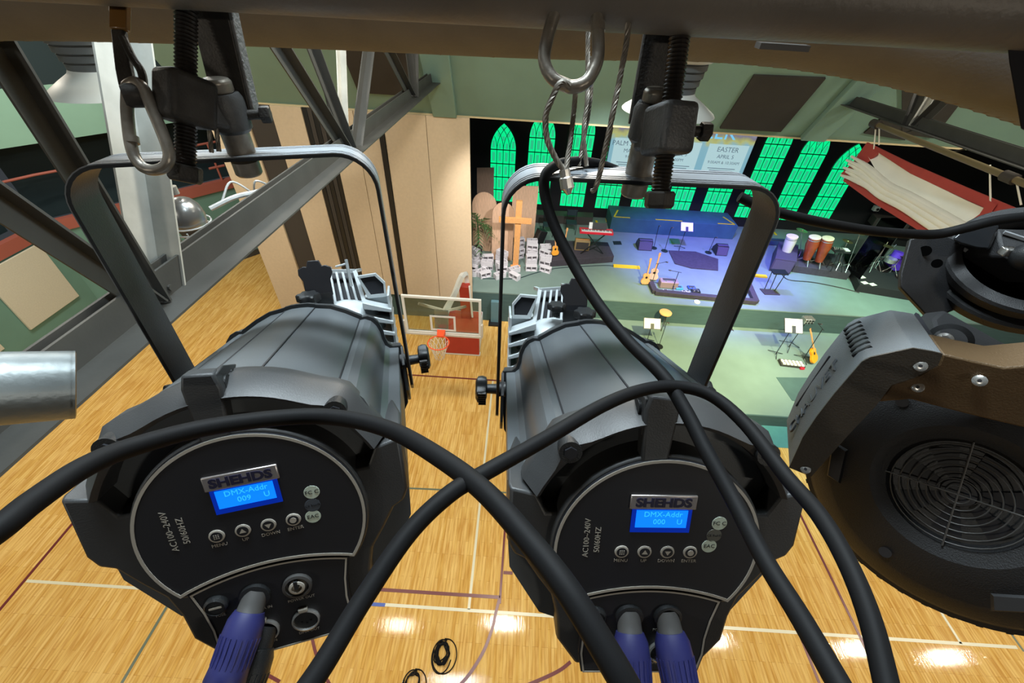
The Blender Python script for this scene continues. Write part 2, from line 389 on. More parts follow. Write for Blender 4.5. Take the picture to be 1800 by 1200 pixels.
# sloping bulkhead over the stage
A56 = radians(56); SU = V((0, -cos(A56), sin(A56))); SN = V((0, sin(A56), cos(A56))); SP = V((0, 11.35, 6.38))
def sl(x, t, off=0): return V((x, 0, 0)) + SP + SU * t - SN * off
struct(MB().loops([[sl(-8.3, 0), sl(18.2, 0), sl(18.2, 4.6), sl(-8.3, 4.6)], [sl(-8.3, 0, -.1), sl(18.2, 0, -.1), sl(18.2, 4.6, -.1), sl(-8.3, 4.6, -.1)]]).build('wall_front', SAGE))
struct(MB().box((4.95, 11.34, 6.375), (26.5, .09, .035)).build('trim_4', mat('cream edge strip', lin(206, 190, 150), .7)))
def slx(px, py): return onpl(px, py, SP, SN)
def board(name, q, m, label, off=.05):
    o = MB().wprism([p - SN * .003 for p in q], -SN * off).build(name, m); return tag(o, label, 'acoustic panel')
G4 = 'charcoal acoustic boards on the sloping green bulkhead'
P1 = MB(); board('acoustic_panel', [slx(1265, 223), slx(1325, 130), slx(1451, 135), slx(1372, 229)], CHAR, 'large charcoal acoustic board on green bulkhead right of the projection screen')
board('acoustic_panel', [sl(-3.95, .55), sl(-2.5, .55), sl(-2.5, 2.1), sl(-3.95, 2.1)], CHAR, 'charcoal acoustic board on green bulkhead behind the left truss webs')
board('acoustic_panel', [slx(1585, 232), slx(1640, 240), slx(1690, 175), slx(1585, 150)], CHAR, 'charcoal acoustic board on green bulkhead behind the right truss')
board('acoustic_panel', [slx(1590, 244), slx(1625, 200), slx(1560, 196), slx(1518, 232)], CHAR, 'small dark acoustic board beside the end of the banner pole', .04)
# beam cradles where the trusses enter the bulkhead
def cradle(x, n):
    o = MB().wprism([sl(x - .28, .05), sl(x + .30, .05), sl(x + .34, 2.4), sl(x - .30, 2.4)], -SN * .14).build('trim_%d' % n, SAGE, bev=.02); struct(o)
cradle(-2.0, 5); cradle(7.0, 6)

# movable partition wall below the bulkhead
pw = thing('folding_partition', 'beige fabric folding partition wall beside the stage opening', 'partition', (-5, 11.3, 0))
YP = 11.28
def wx(px, Y=YP, py=450): return ony(px, py, Y).x
def pan(x0, x1, z0, m, Y=YP, name='panel', th=.07): return MB().box(((x0 + x1) / 2, Y, (z0 + 6.36) / 2), (x1 - x0 - .012, th, 6.36 - z0)).build(name, m, pw, bev=.006)
xa, xb, xc, xd, xe = wx(460), wx(517), wx(553), wx(596), wx(630)
pan(xa, xb, .0, BEIGE); pan(xb, xc, 0, DARK, YP + .05, 'post'); pan(xc, xd, 0, BEIGE)
xl = (xe - xd) / 5
for i in range(5): pan(xd + xl * i, xd + xl * (i + 1), 0, BLK if i % 2 == 0 else DARK, YP + .03, 'pleat', .09)
pan(xe, wx(667), .92, BEIGE); pan(wx(667), wx(699), .92, BEIGE)
pan(wx(699), wx(707), .92, BLK, YP - .02, 'edge_seal', .09)
pan(wx(707), wx(768), .92, BEIGE); pan(wx(768), ony(829, 400, YP).x, .92, BEIGE)
MB().box((xe - .35, YP, .46), (.7, .06, .92)).build('lower_panel', DARK, pw)

# left and diagonal side walls with balcony opening
dg0 = V((XL, 10.66, 0)); dgd = V((sin(radians(38)), cos(radians(38)), 0)); dg1 = dg0 + dgd * 7.5
def wallseg(name, a, b, z0, z1, m, off=0, th=.1):
    d = (b - a).normalized(); n = V((d.y, -d.x, 0)); a = a + n * off; b = b + n * off
    q = [V((a.x, a.y, z0)), V((b.x, b.y, z0)), V((b.x, b.y, z1)), V((a.x, a.y, z1))]
    return MB().wprism(q, -n * th).build(name, m)
la = V((XL, -6, 0)); lb = V((XL, 10.66, 0))
struct(wallseg('wall_left', la, lb, 0, 2.72, SAGED)); struct(wallseg('wall_left_upper', la, lb, 5.02, 6.3, MINT)); struct(wallseg('wall_left_top', la, lb, 6.3, 9.5, NIGHT))
struct(wallseg('wall_left_recess', la, lb, 2.72, 5.02, NIGHT, -1.2))
struct(wallseg('trim_7', la, lb, 2.72, 3.05, REDP, .06, .2))
struct(wallseg('wall_diagonal', dg0, dg1, 0, 2.72, SAGED)); struct(wallseg('wall_diagonal_upper', dg0, dg1, 5.02, 6.3, MINT)); struct(wallseg('wall_diagonal_top', dg0, dg1, 6.3, 9.5, NIGHT))
struct(wallseg('wall_diagonal_recess', dg0, dg1, 2.72, 5.02, NIGHT, -1.2))
struct(wallseg('trim_8', dg0, dg1, 2.72, 3.05, REDP, .06, .2)); struct(wallseg('baseboard_left', dg0, dg1, 0, .22, STEEL, .03, .04))
tag(MB().wprism([V((XL + .01, y, z)) for y, z in ((8.53, .84), (10.2, .84), (10.2, 2.66), (8.53, 2.66))], (.06, 0, 0)).build('acoustic_panel', CREAM, bev=.008), 'cream acoustic panel on the green left wall beneath the red rail', 'acoustic panel')
tag(MB().wprism([V((XL + .01, y, z)) for y, z in ((5.2, .84), (7.75, .84), (7.75, 2.0), (5.2, 2.0))], (.06, 0, 0)).build('acoustic_panel', CREAM, bev=.008), 'cream panel above the silver pipe, nearest of the two on the left wall', 'acoustic panel')
rl = thing('balcony_rail', 'thin salmon red pipe rail with short stub arms in the dark balcony opening', 'rail', (XL, 9, 3.05))
MB().tube([(XL - .1, -2, 4.25), (XL - .1, 10.6, 4.25), dg0 + V((.2, .5, 4.25)), dg1 + V((-.1, 0, 4.25))], .035, 8, 0).build('handrail', REDP, rl)
for px, py, wl in ((22, 345, 0), (335, 335, 1)):
    b0 = onx(px, py, XL - .1) if not wl else dg0 + dgd * 4.9
    MB().cyl((b0.x, b0.y, 3.05), (b0.x, b0.y, 4.25), .035).build('post', REDP, rl)
    dd = V((0, 1, 0)) if not wl else dgd
    MB().cyl(V((b0.x, b0.y, 3.5)) - dd * .25, V((b0.x, b0.y, 3.5)) + dd * .25, .04).build('stub_arm', REDP, rl)
struct(MB().box((2.2, 2.5, 10.9), (34, 21, .1)).build('ceiling', DARK))

# ================================================================== TRUSSES
def truss(x0, sg, ya, za, yb, zb, leg, label, webs):
    z = lambda y: za + (zb - za) * (y - ya) / (yb - ya)
    t = thing('roof_truss', label, 'truss', (x0, (ya + yb) / 2, min(za, zb)))
    def ang(s, off):
        m = MB(); L = []
        for y in (ya, yb):
            q = [(0, 0), (leg, 0), (leg, .014), (.016, .014), (.016, leg), (0, leg)]
            L.append([V((x0 + s * (a + off), y, z(y) + b)) for a, b in q])
        return m.loops(L).build('chord_angle', STEEL, t)
    ang(1, .03); ang(-1, .03)
    MB().box((x0, (ya + yb) / 2, z((ya + yb) / 2) + .10), (.05, .12, .17)).build('spacer_plate', STEEL, t)
    for w_ in webs:
        y0, y1, z1, wd, m_ = w_[:5]; dx = w_[5] if len(w_) > 5 else 0
        a = V((x0 + dx, y0, z(y0) + .02)); b = V((x0 + dx, y1, z1)); d = (b - a).normalized()
        nrm = V((0, -d.z, d.y)).normalized()
        m = MB(); L = []
        for p in (a, b):
            L.append([p + nrm * (-wd / 2) , p + nrm * (wd / 2), p + nrm * (wd / 2) + V((.012 * sg, 0, 0)), p + nrm * (-wd / 2 + .012) + V((.012 * sg, 0, 0)), p + nrm * (-wd / 2 + .012) + V((wd * .8 * sg, 0, 0)), p + nrm * (-wd / 2) + V((wd * .8 * sg, 0, 0))])
        m.loops(L).build('web_angle', m_, t)
    for y in [w_[0] for w_ in webs]:
        MB().cyl((x0 - .06, y, z(y) + .06), (x0 + .06, y, z(y) + .06), .018, n=8).build('bolt', STEEL, t)
    MB().box((x0, (ya + yb) / 2, 10.35), (.25, yb - ya, .2)).build('top_chord', STEEL, t)
    return t
truss(-2.17, 1, -.5, 7.58, 10.85, 7.16, .19, 'long grey double angle roof truss running beside the left spotlight',
      [(1.93, 1.93, 10.3, .10, STEEL, .02), (1.90, .68, 10.3, .11, STEEL, .02), (2.06, 3.45, 10.3, .20, STEELL, -.10),
       (5.18, 2.73, 10.3, .13, STEEL, .0), (5.26, 4.0, 10.3, .11, STEEL, .04), (5.3, 4.9, 10.3, .06, STEEL, -.08), (5.36, 6.8, 10.3, .10, STEELL, -.08), (5.40, 8.84, 10.3, .13, STEEL, .04),
       (8.65, 4.5, 10.3, .14, STEEL, 0), (8.75, 8.4, 10.3, .13, STEEL, .02), (8.8, 10.1, 10.3, .13, STEEL, .02)])
truss(7.05, -1, 1.5, 7.55, 11.0, 7.25, .19, 'dark grey roof truss at the right above the red and white banner',
      [(8.5, 7.2, 10.3, .15, STEEL), (8.7, 9.6, 10.3, .15, STEEL), (5.4, 4.6, 10.3, .15, STEEL), (5.6, 6.8, 10.3, .15, STEEL), (8.6, 8.6, 10.3, .10, STEELL)])

# ================================================================== PIPE, DUCT, NEAR STEEL
PY, PR = .485, .030
pz = P(1150, 60, .5).z
pe0 = onpl(0, 3, V((0, PY, 0)), V((0, 1, 0))); pe1 = onpl(1800, 98, V((0, PY, 0)), V((0, 1, 0)))
pipe = thing('lighting_pipe', 'dark brown steel lighting pipe across the top carrying both clamps', 'pipe', (0, PY, pe0.z))
def pipz(x): return pe0.z + (pe1.z - pe0.z) * (x - pe0.x) / (pe1.x - pe0.x) + PR + .001
MB().cyl((-.95, PY, pipz(-.95)), (1.0, PY, pipz(1.0)), PR, n=40).build('tube', PIPE, pipe)
m = MB()
for px, py, s in ((640, 18, 1), (690, 27, -1), (1068, 42, 1), (1090, 40, 1), (1112, 42, -1), (1143, 45, 1), (1510, 68, 1), (1585, 72, -1)):
    c = P(px, py, .452); t = [c + RIGHT * .006 * cos(a) + UP * .006 * sin(a) for a in [radians(200 + 16 * k) for k in range(8)]]
    # stamped marks sit on the pipe's near face
    t = [V((q.x, PY - sqrt(max(1e-6, PR ** 2 - (q.z - pipz(q.x)) ** 2)) - .0003, q.z)) for q in t if abs(q.z - pipz(q.x)) < PR]
    if len(t) > 2: m.tube(t, .0007, 5, 1)
m.build('scratched_mark', mat('bare scratched steel', (.5, .45, .38), .4, .6), pipe)
du = [P(-260, -76, 1.35), P(30, -78, 1.35), P(450, -66, 1.35), P(950, -44, 1.35), P(1250, -40, 1.34), P(1420, -30, 1.32), P(1560, -14, 1.28), P(1700, 8, 1.22), P(1850, 42, 1.16), P(2000, 80, 1.1)]
dk = thing('air_duct', 'fat tan wrapped air duct running just behind the lighting pipe', 'duct', (0, 1.6, 8.9))
MB().tube(du, .225, 36, 8).build('duct_tube', DUCT, dk)
ds = smooth(du, 10); nb = 0
for i in range(6, len(ds) - 4, 2):
    c = ds[i]; t = (ds[i + 1] - ds[i - 1]).normalized(); t = (t + V((0, .35, 0))).normalized(); u, v = basis(t)
    MB().tube([c + (u * cos(a) + v * sin(a)) * .2240 for a in [2 * pi * k / 28 for k in range(28)]], .0030, 5, 0, closed=True).build('wrap_seam', mat('dark duct tape', (.16, .12, .085), .8), dk); nb += 1
q = P(1375, 82, .98); MB().box(q, (.115, .03, .012)).build('hanger_strap', DARK, dk)
# silver pipe end at the left
c1 = P(128, 676, .50); c0 = c1 - (RIGHT * .70 - UP * .0 + FWD * .735).normalized() * .17
sp = thing('silver_pipe', 'thick silver painted pipe end poking in from the left edge', 'pipe', c0)
MB().cyl(c0, c1, .0405, n=40, caps=False).build('tube', SPIPE, sp); 
d = (c1 - c0).normalized(); MB().lathe(c1 - d * .002, d, [(.0405, 0), (.0405, .004), (.037, .005), (.036, -.05)], 40, caps=False).build('cut_end', SPIPE, sp)
# near black drop at top right edge
q = [P(1756, -40, .34), P(1840, -40, .34), P(1850, 245, .42), P(1792, 228, .42), P(1771, 110, .38)]
tag(MB().wprism(q, RIGHT * .02 + FWD * .004).build('hanging_strap', BLACKW, bev=.003), 'blurred black strap hanging down the top right edge', 'strap')

# pendant lamps
def pendant(px, py, d, rw, label):
    c = P(px, py, d); t = thing('pendant_lamp', label, 'lamp', c, )
    MB().lathe(c, (0, 0, 1), [(rw, 0), (rw * .97, .012), (rw * .72, rw * .20), (rw * .50, rw * .33), (rw * .46, rw * .40)], 40, caps=False).build('reflector', mat('white enamel reflector', lin(196, 198, 190), .45), t)
    m = MB()
    for i in range(4):
        h = rw * (.40 + .14 * i); r = rw * (.46 + .035 * i); m.lathe(c + V((0, 0, h)), (0, 0, 1), [(r, 0), (r, rw * .105), (r * .96, rw * .11), (r * .96, rw * .14)], 32)
    m.build('cooling_rib', mat('grey ribbed housing', lin(88, 92, 92), .6), t)
    MB().lathe(c + V((0, 0, rw * .96)), (0, 0, 1), [(rw * .62, 0), (rw * .70, rw * .06), (rw * .72, rw * .42), (rw * .62, rw * .5)], 32).build('ballast_housing', mat('white enamel reflector', (.5, .5, .5)), t)
    MB().cyl(c + V((0, 0, rw * 1.4)), (c.x, c.y, 10.8), .012, n=8).build('stem', STEEL, t)
    return t
pendant(193, 161, 2.75, .33, 'white bell pendant lamp left of the left spotlight clamp')
pendant(1173, 196, 3.1, .335, 'white bell pendant lamp mostly hidden behind the right spotlight clamp')

# caged silver lamp behind the left truss chord
c = onx(325, 374, -2.75); s_ = .20
cl = thing('caged_lamp', 'silver caged dome lamp clamped behind the left truss', 'lamp', c - V((0, 0, s_ * .9)))
MB().lathe(c, (0, 0, 1), [(s_ * .62, -.10), (s_ * .68, -.03), (s_ * .60, .05), (s_ * .42, .10), (s_ * .30, .115), (s_ * .1, .125)], 28).build('dome', mat('cast aluminium', lin(150, 152, 152), .3, .8), cl)
MB().lathe(c + V((0, 0, -.10)), (0, 0, 1), [(s_ * .40, -.12), (s_ * .58, .0), (s_ * .55, .03)], 20).build('lens', GREYP, cl)
for h, r in ((-.085, .78), (-.14, .76)): MB().tube([c + V((cos(a) * s_ * r, sin(a) * s_ * r, h)) for a in [2 * pi * k / 20 for k in range(20)]], .007, 6, 0, closed=True).build('guard_ring', ALU, cl)
for k in range(5):
    a = 2 * pi * k / 5; MB().cyl(c + V((cos(a) * s_ * .68, sin(a) * s_ * .68, -.12)), c + V((cos(a) * s_ * .5, sin(a) * s_ * .5, -.30)), .006, n=6).build('guard_wire', ALU, cl)
MB().cyl(c + V((0, 0, .16)), c + V((0, 0, .22)), .03).build('knuckle', CHROME, cl)
MB().tube([c + V((.15, .1, 0)), c + V((.3, .25, .05)), c + V((.42, .42, .04)), c + V((.52, .7, .02))], .022, 8).build('arm', ALU, cl)
MB().tube([c + V((.2, .2, .02)), c + V((.26, .32, .15)), c + V((.34, .4, .05)), c + V((.3, .5, -.05)), c + V((.4, .45, .12)), c + V((.46, .6, 0))], .009, 6).build('wire_loop', ALU, cl)

# ================================================================== BACK OF STAGE: WINDOWS, SCREEN
def win(x, zb, za, i):
    Y = YB - .012; w_, hw = 1.02, .51; rows = max(3, round((za - zb) / .535)); rh = (za - zb) / rows
    ap = 0.98; t = thing('arched_window', WL[i], 'window', (x, Y, zb), 'green lit arched window panels along the stage back wall')
    R = (ap * ap + hw * hw) / (2 * hw)           # ogive radius
    def edge(z):                                 # half width at height above the springing line
        return sqrt(max(0, R * R - z * z)) - (R - hw)
    ol = [(-hw, 0), (hw, 0)] + [(edge(ap * k / 10), (za - zb) + ap * k / 10) for k in range(0, 10)] + [(0, za - zb + ap)] + [(-edge(ap * k / 10), (za - zb) + ap * k / 10) for k in range(9, -1, -1)]
    MB(Fr((x, Y, zb), (1, 0, 0), (0, 0, 1), (0, -1, 0))).prism(ol, 0, .012).build('glass', GREENW, t)
    m = MB(Fr((x, Y - .012, zb), (1, 0, 0), (0, 0, 1), (0, -1, 0))); n = MB(Fr((x, Y - .012, zb), (1, 0, 0), (0, 0, 1), (0, -1, 0)))
    cw = w_ / 4
    for r in range(rows):
        for c_ in range(4):
            cx = -hw + cw * (c_ + .5); cz = rh * (r + .5); n.box((cx, cz, .002), (cw * .46, rh * .62, .004))
        m.box((0, rh * r, .006), (w_ + .01, .035, .012))
    m.box((0, za - zb, .006), (w_ + .01, .035, .012))
    for c_ in range(5): m.box((-hw + cw * c_, (za - zb) / 2, .006), (.02 if c_ in (0, 4) else .024, za - zb, .012))
    # tracery: three smaller pointed arches crossing
    def curve(x0, s, zmax):
        pts = []
        for k in range(9):
            z = zmax * k / 8; xx = x0 + s * (R - sqrt(max(0, R * R - z * z)))
            if abs(xx) <= edge(z) + .005: pts.append((xx, za - zb + z, .008))
        if len(pts) > 2: m.tube([V(p) for p in pts], .011, 4, 0)
    for x0 in (-hw, -cw, 0, cw): curve(x0, 1, ap)
    for x0 in (hw, cw, 0, -cw): curve(x0, -1, ap)
    for x0, z0, a_, b_ in ((-.39, .20, .10, .26), (-.14, .14, .09, .2), (.14, .14, .09, .2), (.39, .20, .10, .26), (0, .42, .10, .16), (-.2, .55, .09, .14), (.2, .55, .09, .14), (0, .78, .09, .12)):
        n.box((x0, za - zb + z0, .002), (a_, b_, .004))
    n.build('pane_centre', GREENI, t); m.build('muntin', MUNT, t)
WL = ['green lit arched window farthest left, above the wooden arch boards', 'second green lit arched window from the left, left of the wire loop', 'third green lit window from the left, behind the hanging wire ropes', 'green lit window behind the near left edge of the projection screen',
      'green lit window directly below the left part of the projection screen', 'green lit window directly below the middle of the projection screen', 'green lit window directly below the right part of the projection screen', 'green lit window just right of the projection screen',
      'second green lit window right of the projection screen', 'green lit window farthest right, partly behind the red hemmed banner']
for i in range(10):
    za = (3.75, 4.28, 4.5, 4.7, 4.8, 4.8, 4.75, 4.6, 4.33, 3.84)[i]
    win(-.84 + 1.512 * i, 1.6, za, i)
# projection screen
sY = YB - .28
s0, s1 = ony(1071, 262, sY).x, 8.72; zb_, zt_ = 3.25, 5.75
sc = thing('projection_screen', 'projection screen with service times between the green windows', 'screen', ((s0 + s1) / 2, sY, zb_))
ms = bpy.data.materials.new('projected picture'); ms.use_nodes = True; nt = ms.node_tree; b = nt.nodes['Principled BSDF']; b.inputs['Base Color'].default_value = (.1, .1, .1, 1)
tc = nt.nodes.new('ShaderNodeTexCoord'); sx = nt.nodes.new('ShaderNodeSeparateXYZ'); nt.links.new(tc.outputs['Object'], sx.inputs[0])
nz = nt.nodes.new('ShaderNodeTexNoise'); nz.inputs['Scale'].default_value = 2.2; nz.inputs['Detail'].default_value = 6; nt.links.new(tc.outputs['Object'], nz.inputs[0])
ad = nt.nodes.new('ShaderNodeMath'); ad.operation = 'MULTIPLY_ADD'; ad.inputs[1].default_value = .30; ad.inputs[2].default_value = -.15; nt.links.new(nz.outputs[0], ad.inputs[0])
md = nt.nodes.new('ShaderNodeMath'); md.operation = 'MULTIPLY_ADD'; md.inputs[1].default_value = .40; nt.links.new(sx.outputs[2], md.inputs[0]); nt.links.new(ad.outputs[0], md.inputs[2])
rp = nt.nodes.new('ShaderNodeValToRGB'); nt.links.new(md.outputs[0], rp.inputs[0]); cr = rp.color_ramp
cr.elements[0].position = 0; cr.elements[0].color = lin(120, 172, 190) + (1,); cr.elements[1].position = 1; cr.elements[1].color = lin(126, 172, 226) + (1,)
for p_, c_ in ((.50, (128, 176, 190)), (.565, (176, 180, 110)), (.62, (150, 150, 110)), (.67, (120, 118, 136)), (.82, (150, 158, 186))):
    e = cr.elements.new(p_); e.color = lin(*c_) + (1,)
nt.links.new(rp.outputs[0], b.inputs['Emission Color']); b.inputs['Emission Strength'].default_value = .95
MB().box(((s0 + s1) / 2, sY, (zb_ + zt_) / 2), (s1 - s0, .04, zt_ - zb_)).build('picture', ms, sc)
MB().box(((s0 + s1) / 2, sY + .04, (zb_ + zt_) / 2), (s1 - s0 + .06, .05, zt_ - zb_ + .06)).build('frame', BLK, sc)
for bx_ in (4.455, 7.48): MB().box((bx_, sY + .165, 4.6), (.08, .23, .5)).build('wall_bracket', BLK, sc)
card = mat('pale caption card', (.2, .2, .2), .6, emit=lin(172, 206, 210), estr=.95); ink = mat('grey caption ink', (.02, .02, .03), .6, emit=lin(96, 118, 134), estr=.8); cyn = mat('pale blue title letters', (.02, .02, .03), .6, emit=lin(120, 200, 240), estr=1.0)
fy = sY - .022
cw3 = (s1 - s0) / 3
for i, (h1, h2, h3) in enumerate((('PALM SUNDAY', 'MARCH', '9:00AM'), ('FRIDAY', 'APRIL 3', '7:00PM'), ('EASTER', 'APRIL 5', '9:00AM & 10:30AM'))):
    cx = s0 + cw3 * (i + .5); MB().box((cx, fy - .002, 3.95), (cw3 * .84, .004, 1.20)).build('caption_card', card, sc)
    T = lambda z: tm((cx, fy - .006, z), (1, 0, 0), (0, 0, 1))
    merge_text('caption', [(h1, .25, T(4.36)), (h2, .20, T(4.10)), (h3, .155, T(3.88))], ink, sc)
    m = MB()
    for k in range(3): m.box((cx, fy - .005, 3.66 - .08 * k), (cw3 * (.6 - .1 * k), .002, .025))
    m.build('small_print', ink, sc)
text('title', 'WEEK', .74, tm(((s0 + s1) / 2 + .95, fy - .006, 4.95), (1, 0, 0), (0, 0, 1)), cyn, sc)

# back platform with yellow tape
pf0 = onz(1078, 405, 1.7).x
pl = thing('back_platform', 'blue lit carpeted platform with yellow corner tape below the screen', 'platform', (6.3, 16.9, ZD))
x0, x1, zt = 3.75, 8.9, 1.78
MB().box(((x0 + x1) / 2, 16.93, (ZD + zt) / 2), (x1 - x0, 1.25, zt - ZD)).build('deck', mat('blue grey platform carpet', lin(50, 88, 100), .9, vary=.1, scale=3), pl, bev=.01)
for a, b in ((x0 + .1, x0 + .75), (5.55, 6.65), (8.1, x1 - .1)): MB().box(((a + b) / 2, 16.42, zt + .003), (b - a, .06, .006)).build('tape', YEL, pl)
for x, s in ((x0 + .1, -1), (x1 - .1, 1)): MB().bar((x, 16.42, zt + .003), (x - s * .25, 17.1, zt + .003), .06, .006, (1, 0, 0)).build('tape', YEL, pl)
def flat(name, pts, z, m, label, cat, h=.012, group=None):
    return tag(MB().wprism([onz(x, y, z) for x, y in pts], (0, 0, h)).build(name, m), label, cat, group)
def dtape(x, y, x2, y2, label, wd=.09, h=.02, m=YEL, z=ZD):
    a, b = onz(x, y, z), onz(x2, y2, z); o = MB().bar(a + V((0, 0, h / 2 + .002)), b + V((0, 0, h / 2 + .002)), wd, h, (b - a).cross(V((0, 0, 1)))).build('tape_strip' if h < .03 else 'cable_ramp', m); return tag(o, label, 'tape' if h < .03 else 'cable ramp')
dtape(1048, 388, 1050, 394, 'short yellow tape mark on the deck nearest the keyboard'); dtape(1066, 384, 1067, 390, 'short yellow tape mark left of the blue platform corner')
dtape(1344, 392, 1352, 400, 'upper of two yellow tape marks right of the spotlight bracket'); dtape(1355, 403, 1364, 413, 'lower of two yellow tape marks right of the spotlight bracket')
dtape(1078, 468, 1124, 471, 'yellow cable ramp left of the orange guitar stand', .16, .05); dtape(1303, 483, 1347, 487, 'yellow cable ramp beside the speaker stand base plate', .16, .05)
# low dark strip along the rear deck at left
flat('black_case', [(940, 391), (1040, 396), (1040, 387), (940, 382)], ZD, DARK, 'long low dark case along the back wall left of the blue platform', 'case', .35)

# wooden scenery
def archboard(pxl, pxr, base, top, label, round_=True, lean=0, m=WOODS):
    c = onz((pxl + pxr) / 2, base, ZD); Y = c.y; xl_, xr_ = ony(pxl, base, Y).x, ony(pxr, base, Y).x; h = ony((pxl + pxr) / 2, top, Y).z - ZD; w_ = xr_ - xl_
    if round_: pts = [(-w_ / 2, 0), (w_ / 2, 0)] + [(cos(a) * w_ / 2, h - w_ * .55 + sin(a) * w_ * .55) for a in [pi * k / 12 for k in range(13)]]
    else: pts = [(-w_ / 2, 0), (w_ / 2, 0), (w_ / 2, h), (-w_ / 2, h * .985)]
    o = MB(Fr(((xl_ + xr_) / 2, Y, ZD), (1, 0, 0), (0, 0, 1), (0, 1, 0))).prism(pts, 0, .05).build('scenery_board', m, bev=.005); return tag(o, label, 'wooden board')
archboard(839, 866, 412, 294, 'tall narrow grey brown board behind the first round topped board', False, m=mat('brown plywood', lin(128, 106, 92), .75, vary=.14, scale=4, stretch=(9, 9, 1.2)))
archboard(831, 871, 441, 338, 'round topped plywood board nearest the beige partition')
archboard(864, 900, 457, 356, 'lower round topped plywood board behind the wooden cross')
archboard(897, 938, 424, 326, 'square topped plywood board right of the wooden cross', False)
c = onz(906, 468, ZD); Y = c.y; zt = ony(903, 352, Y).z; zc = ony(906, 385, Y).z
cr_ = thing('wooden_cross', 'rough orange pine cross standing among the white blocks', 'cross', c)
MB().box((c.x, Y, (ZD + zt) / 2), (.20, .14, zt - ZD)).build('upright', WOODC, cr_, bev=.008)
xa_, xb_ = ony(877, 388, Y).x, ony(935, 382, Y).x
MB().box(((xa_ + xb_) / 2, Y - .09, zc), (xb_ - xa_, .06, .20)).build('crossbar', WOODC, cr_, bev=.008)
MB().box((c.x, Y - .12, ZD + .05), (.34, .14, .10)).build('foot', WOODC, cr_, bev=.008)
# palm
c = onz(840, 447, ZD); pm = thing('potted_palm', 'green potted palm in front of the round topped plywood board', 'plant', c)
MB().lathe(c, (0, 0, 1), [(.13, 0), (.18, .3), (.17, .32)], 20).build('pot', DARK, pm)
MB().tube([c + V((0, 0, .25)), c + V((.02, 0, .8)), c + V((-.02, .0, 1.5))], .022, 8).build('stem', LEAF, pm)
for k in range(11):
    a = 2 * pi * k / 11 + .3; h0 = 1.0 + .08 * (k % 4); L = .75 + .15 * (k % 3); m = MB(); up_ = .7 if k % 2 else .45
    sp_ = [c + V((cos(a) * L * t, sin(a) * L * t, h0 + up_ * t * 1.6 - 1.2 * t * t)) for t in [j / 9 for j in range(10)]]
    m.tube(sp_, .006, 4, 0)
    for j in range(2, 10):
        p0 = sp_[j - 1]; d_ = (sp_[j] - sp_[j - 1]).normalized(); s_ = d_.cross(V((0, 0, 1))).normalized()
        for sg in (1, -1):
            tip = p0 + (s_ * sg * .8 + d_ * .8).normalized() * .30 + V((0, 0, -.05)); m.poly([p0 - d_ * .032, tip, p0 + d_ * .032])
    m.build('frond', LEAF, pm)
# hollow concrete blocks
def mkblock():
    m = MB()
    m.box((0, -.085, .095), (.40, .03, .19)); m.box((0, .085, .095), (.40, .03, .19))
    for x in (-.185, 0, .185): m.box((x, 0, .095), (.03, .14, .19))
    m.box((0, 0, .003), (.34, .14, .006))
    return m.build('concrete_block', BLOCK, origin=(0, 0, 0), bev=.004, seg=1)
def mkblock_side():
    m = MB()
    m.box((0, 0, .015), (.40, .19, .03)); m.box((0, 0, .185), (.40, .19, .03))
    for x in (-.185, 0, .185): m.box((x, 0, .10), (.03, .19, .14))
    m.box((0, .09, .10), (.34, .006, .14))
    return m.build('concrete_block', BLOCK, origin=(0, 0, 0), bev=.004, seg=1)
B0, B1 = mkblock(), mkblock_side(); first = [B0, B1]; used = {}
def block(x, y, z, rz, side, label, group):
    src = first[side]
    if side not in used: used[side] = 1; o = src
    else: o = src.copy(); COL.objects.link(o)
    o.location = (x, y, z); o.rotation_euler = (0, 0, rz); o['label'] = label; o['category'] = 'block'; o['group'] = group
rb = random.Random(3)
def pile(cx, cy, nx, ny, hts, where, group, face=.25):
    for i in range(nx):
        for j in range(ny):
            x = cx + (i - (nx - 1) / 2) * .50 + rb.uniform(-.02, .02); y = cy + (j - (ny - 1) / 2) * .40 + rb.uniform(-.02, .02)
            if any((x - p[0]) ** 2 / .11 + (y - p[1]) ** 2 / .055 < 1 for p in KEEP): continue
            for k in range(hts[j][i]):
                block(x + rb.uniform(-.015, .015), y, ZD + k * .20, rb.uniform(-.75, .75), 1 if rb.random() < .62 else 0, 'white hollow concrete block in the ' + where, group)
KEEP = [(onz(906, 468, ZD).x, onz(906, 468, ZD).y), (onz(840, 447, ZD).x, onz(840, 447, ZD).y)] + [(onz(x, y, ZD).x + dx, onz(x, y, ZD).y) for x, y, dxs in ((851, 441, (-.45, -.15, .15, .45)), (882, 457, (-.4, -.1, .2, .4)), (917, 424, (-.4, 0, .4))) for dx in dxs]
cL = onz(868, 472, ZD); cR = onz(934, 466, ZD)
pile(cL.x, cL.y + .05, 4, 4, [[1, 1, 1, 1], [1, 2, 2, 1], [1, 2, 3, 2], [2, 1, 3, 3]], 'heap left of the wooden cross', 'white concrete blocks heaped left of the cross')
pile(cR.x, cR.y + .25, 3, 4, [[1, 1, 1], [2, 2, 2], [2, 3, 2], [3, 3, 2]], 'heap right of the wooden cross', 'white concrete blocks heaped right of the cross')
q = onz(842, 484, ZD); 
for px, py, lb_ in ((845, 482, 'lone white concrete block tilted at the left front of the heap'), (838, 462, 'white concrete block against the beige partition edge')):
    q = onz(px, py, ZD); block(q.x, q.y, ZD, .8 if px > 840 else .1, 0, lb_, 'single white blocks beside the heap')

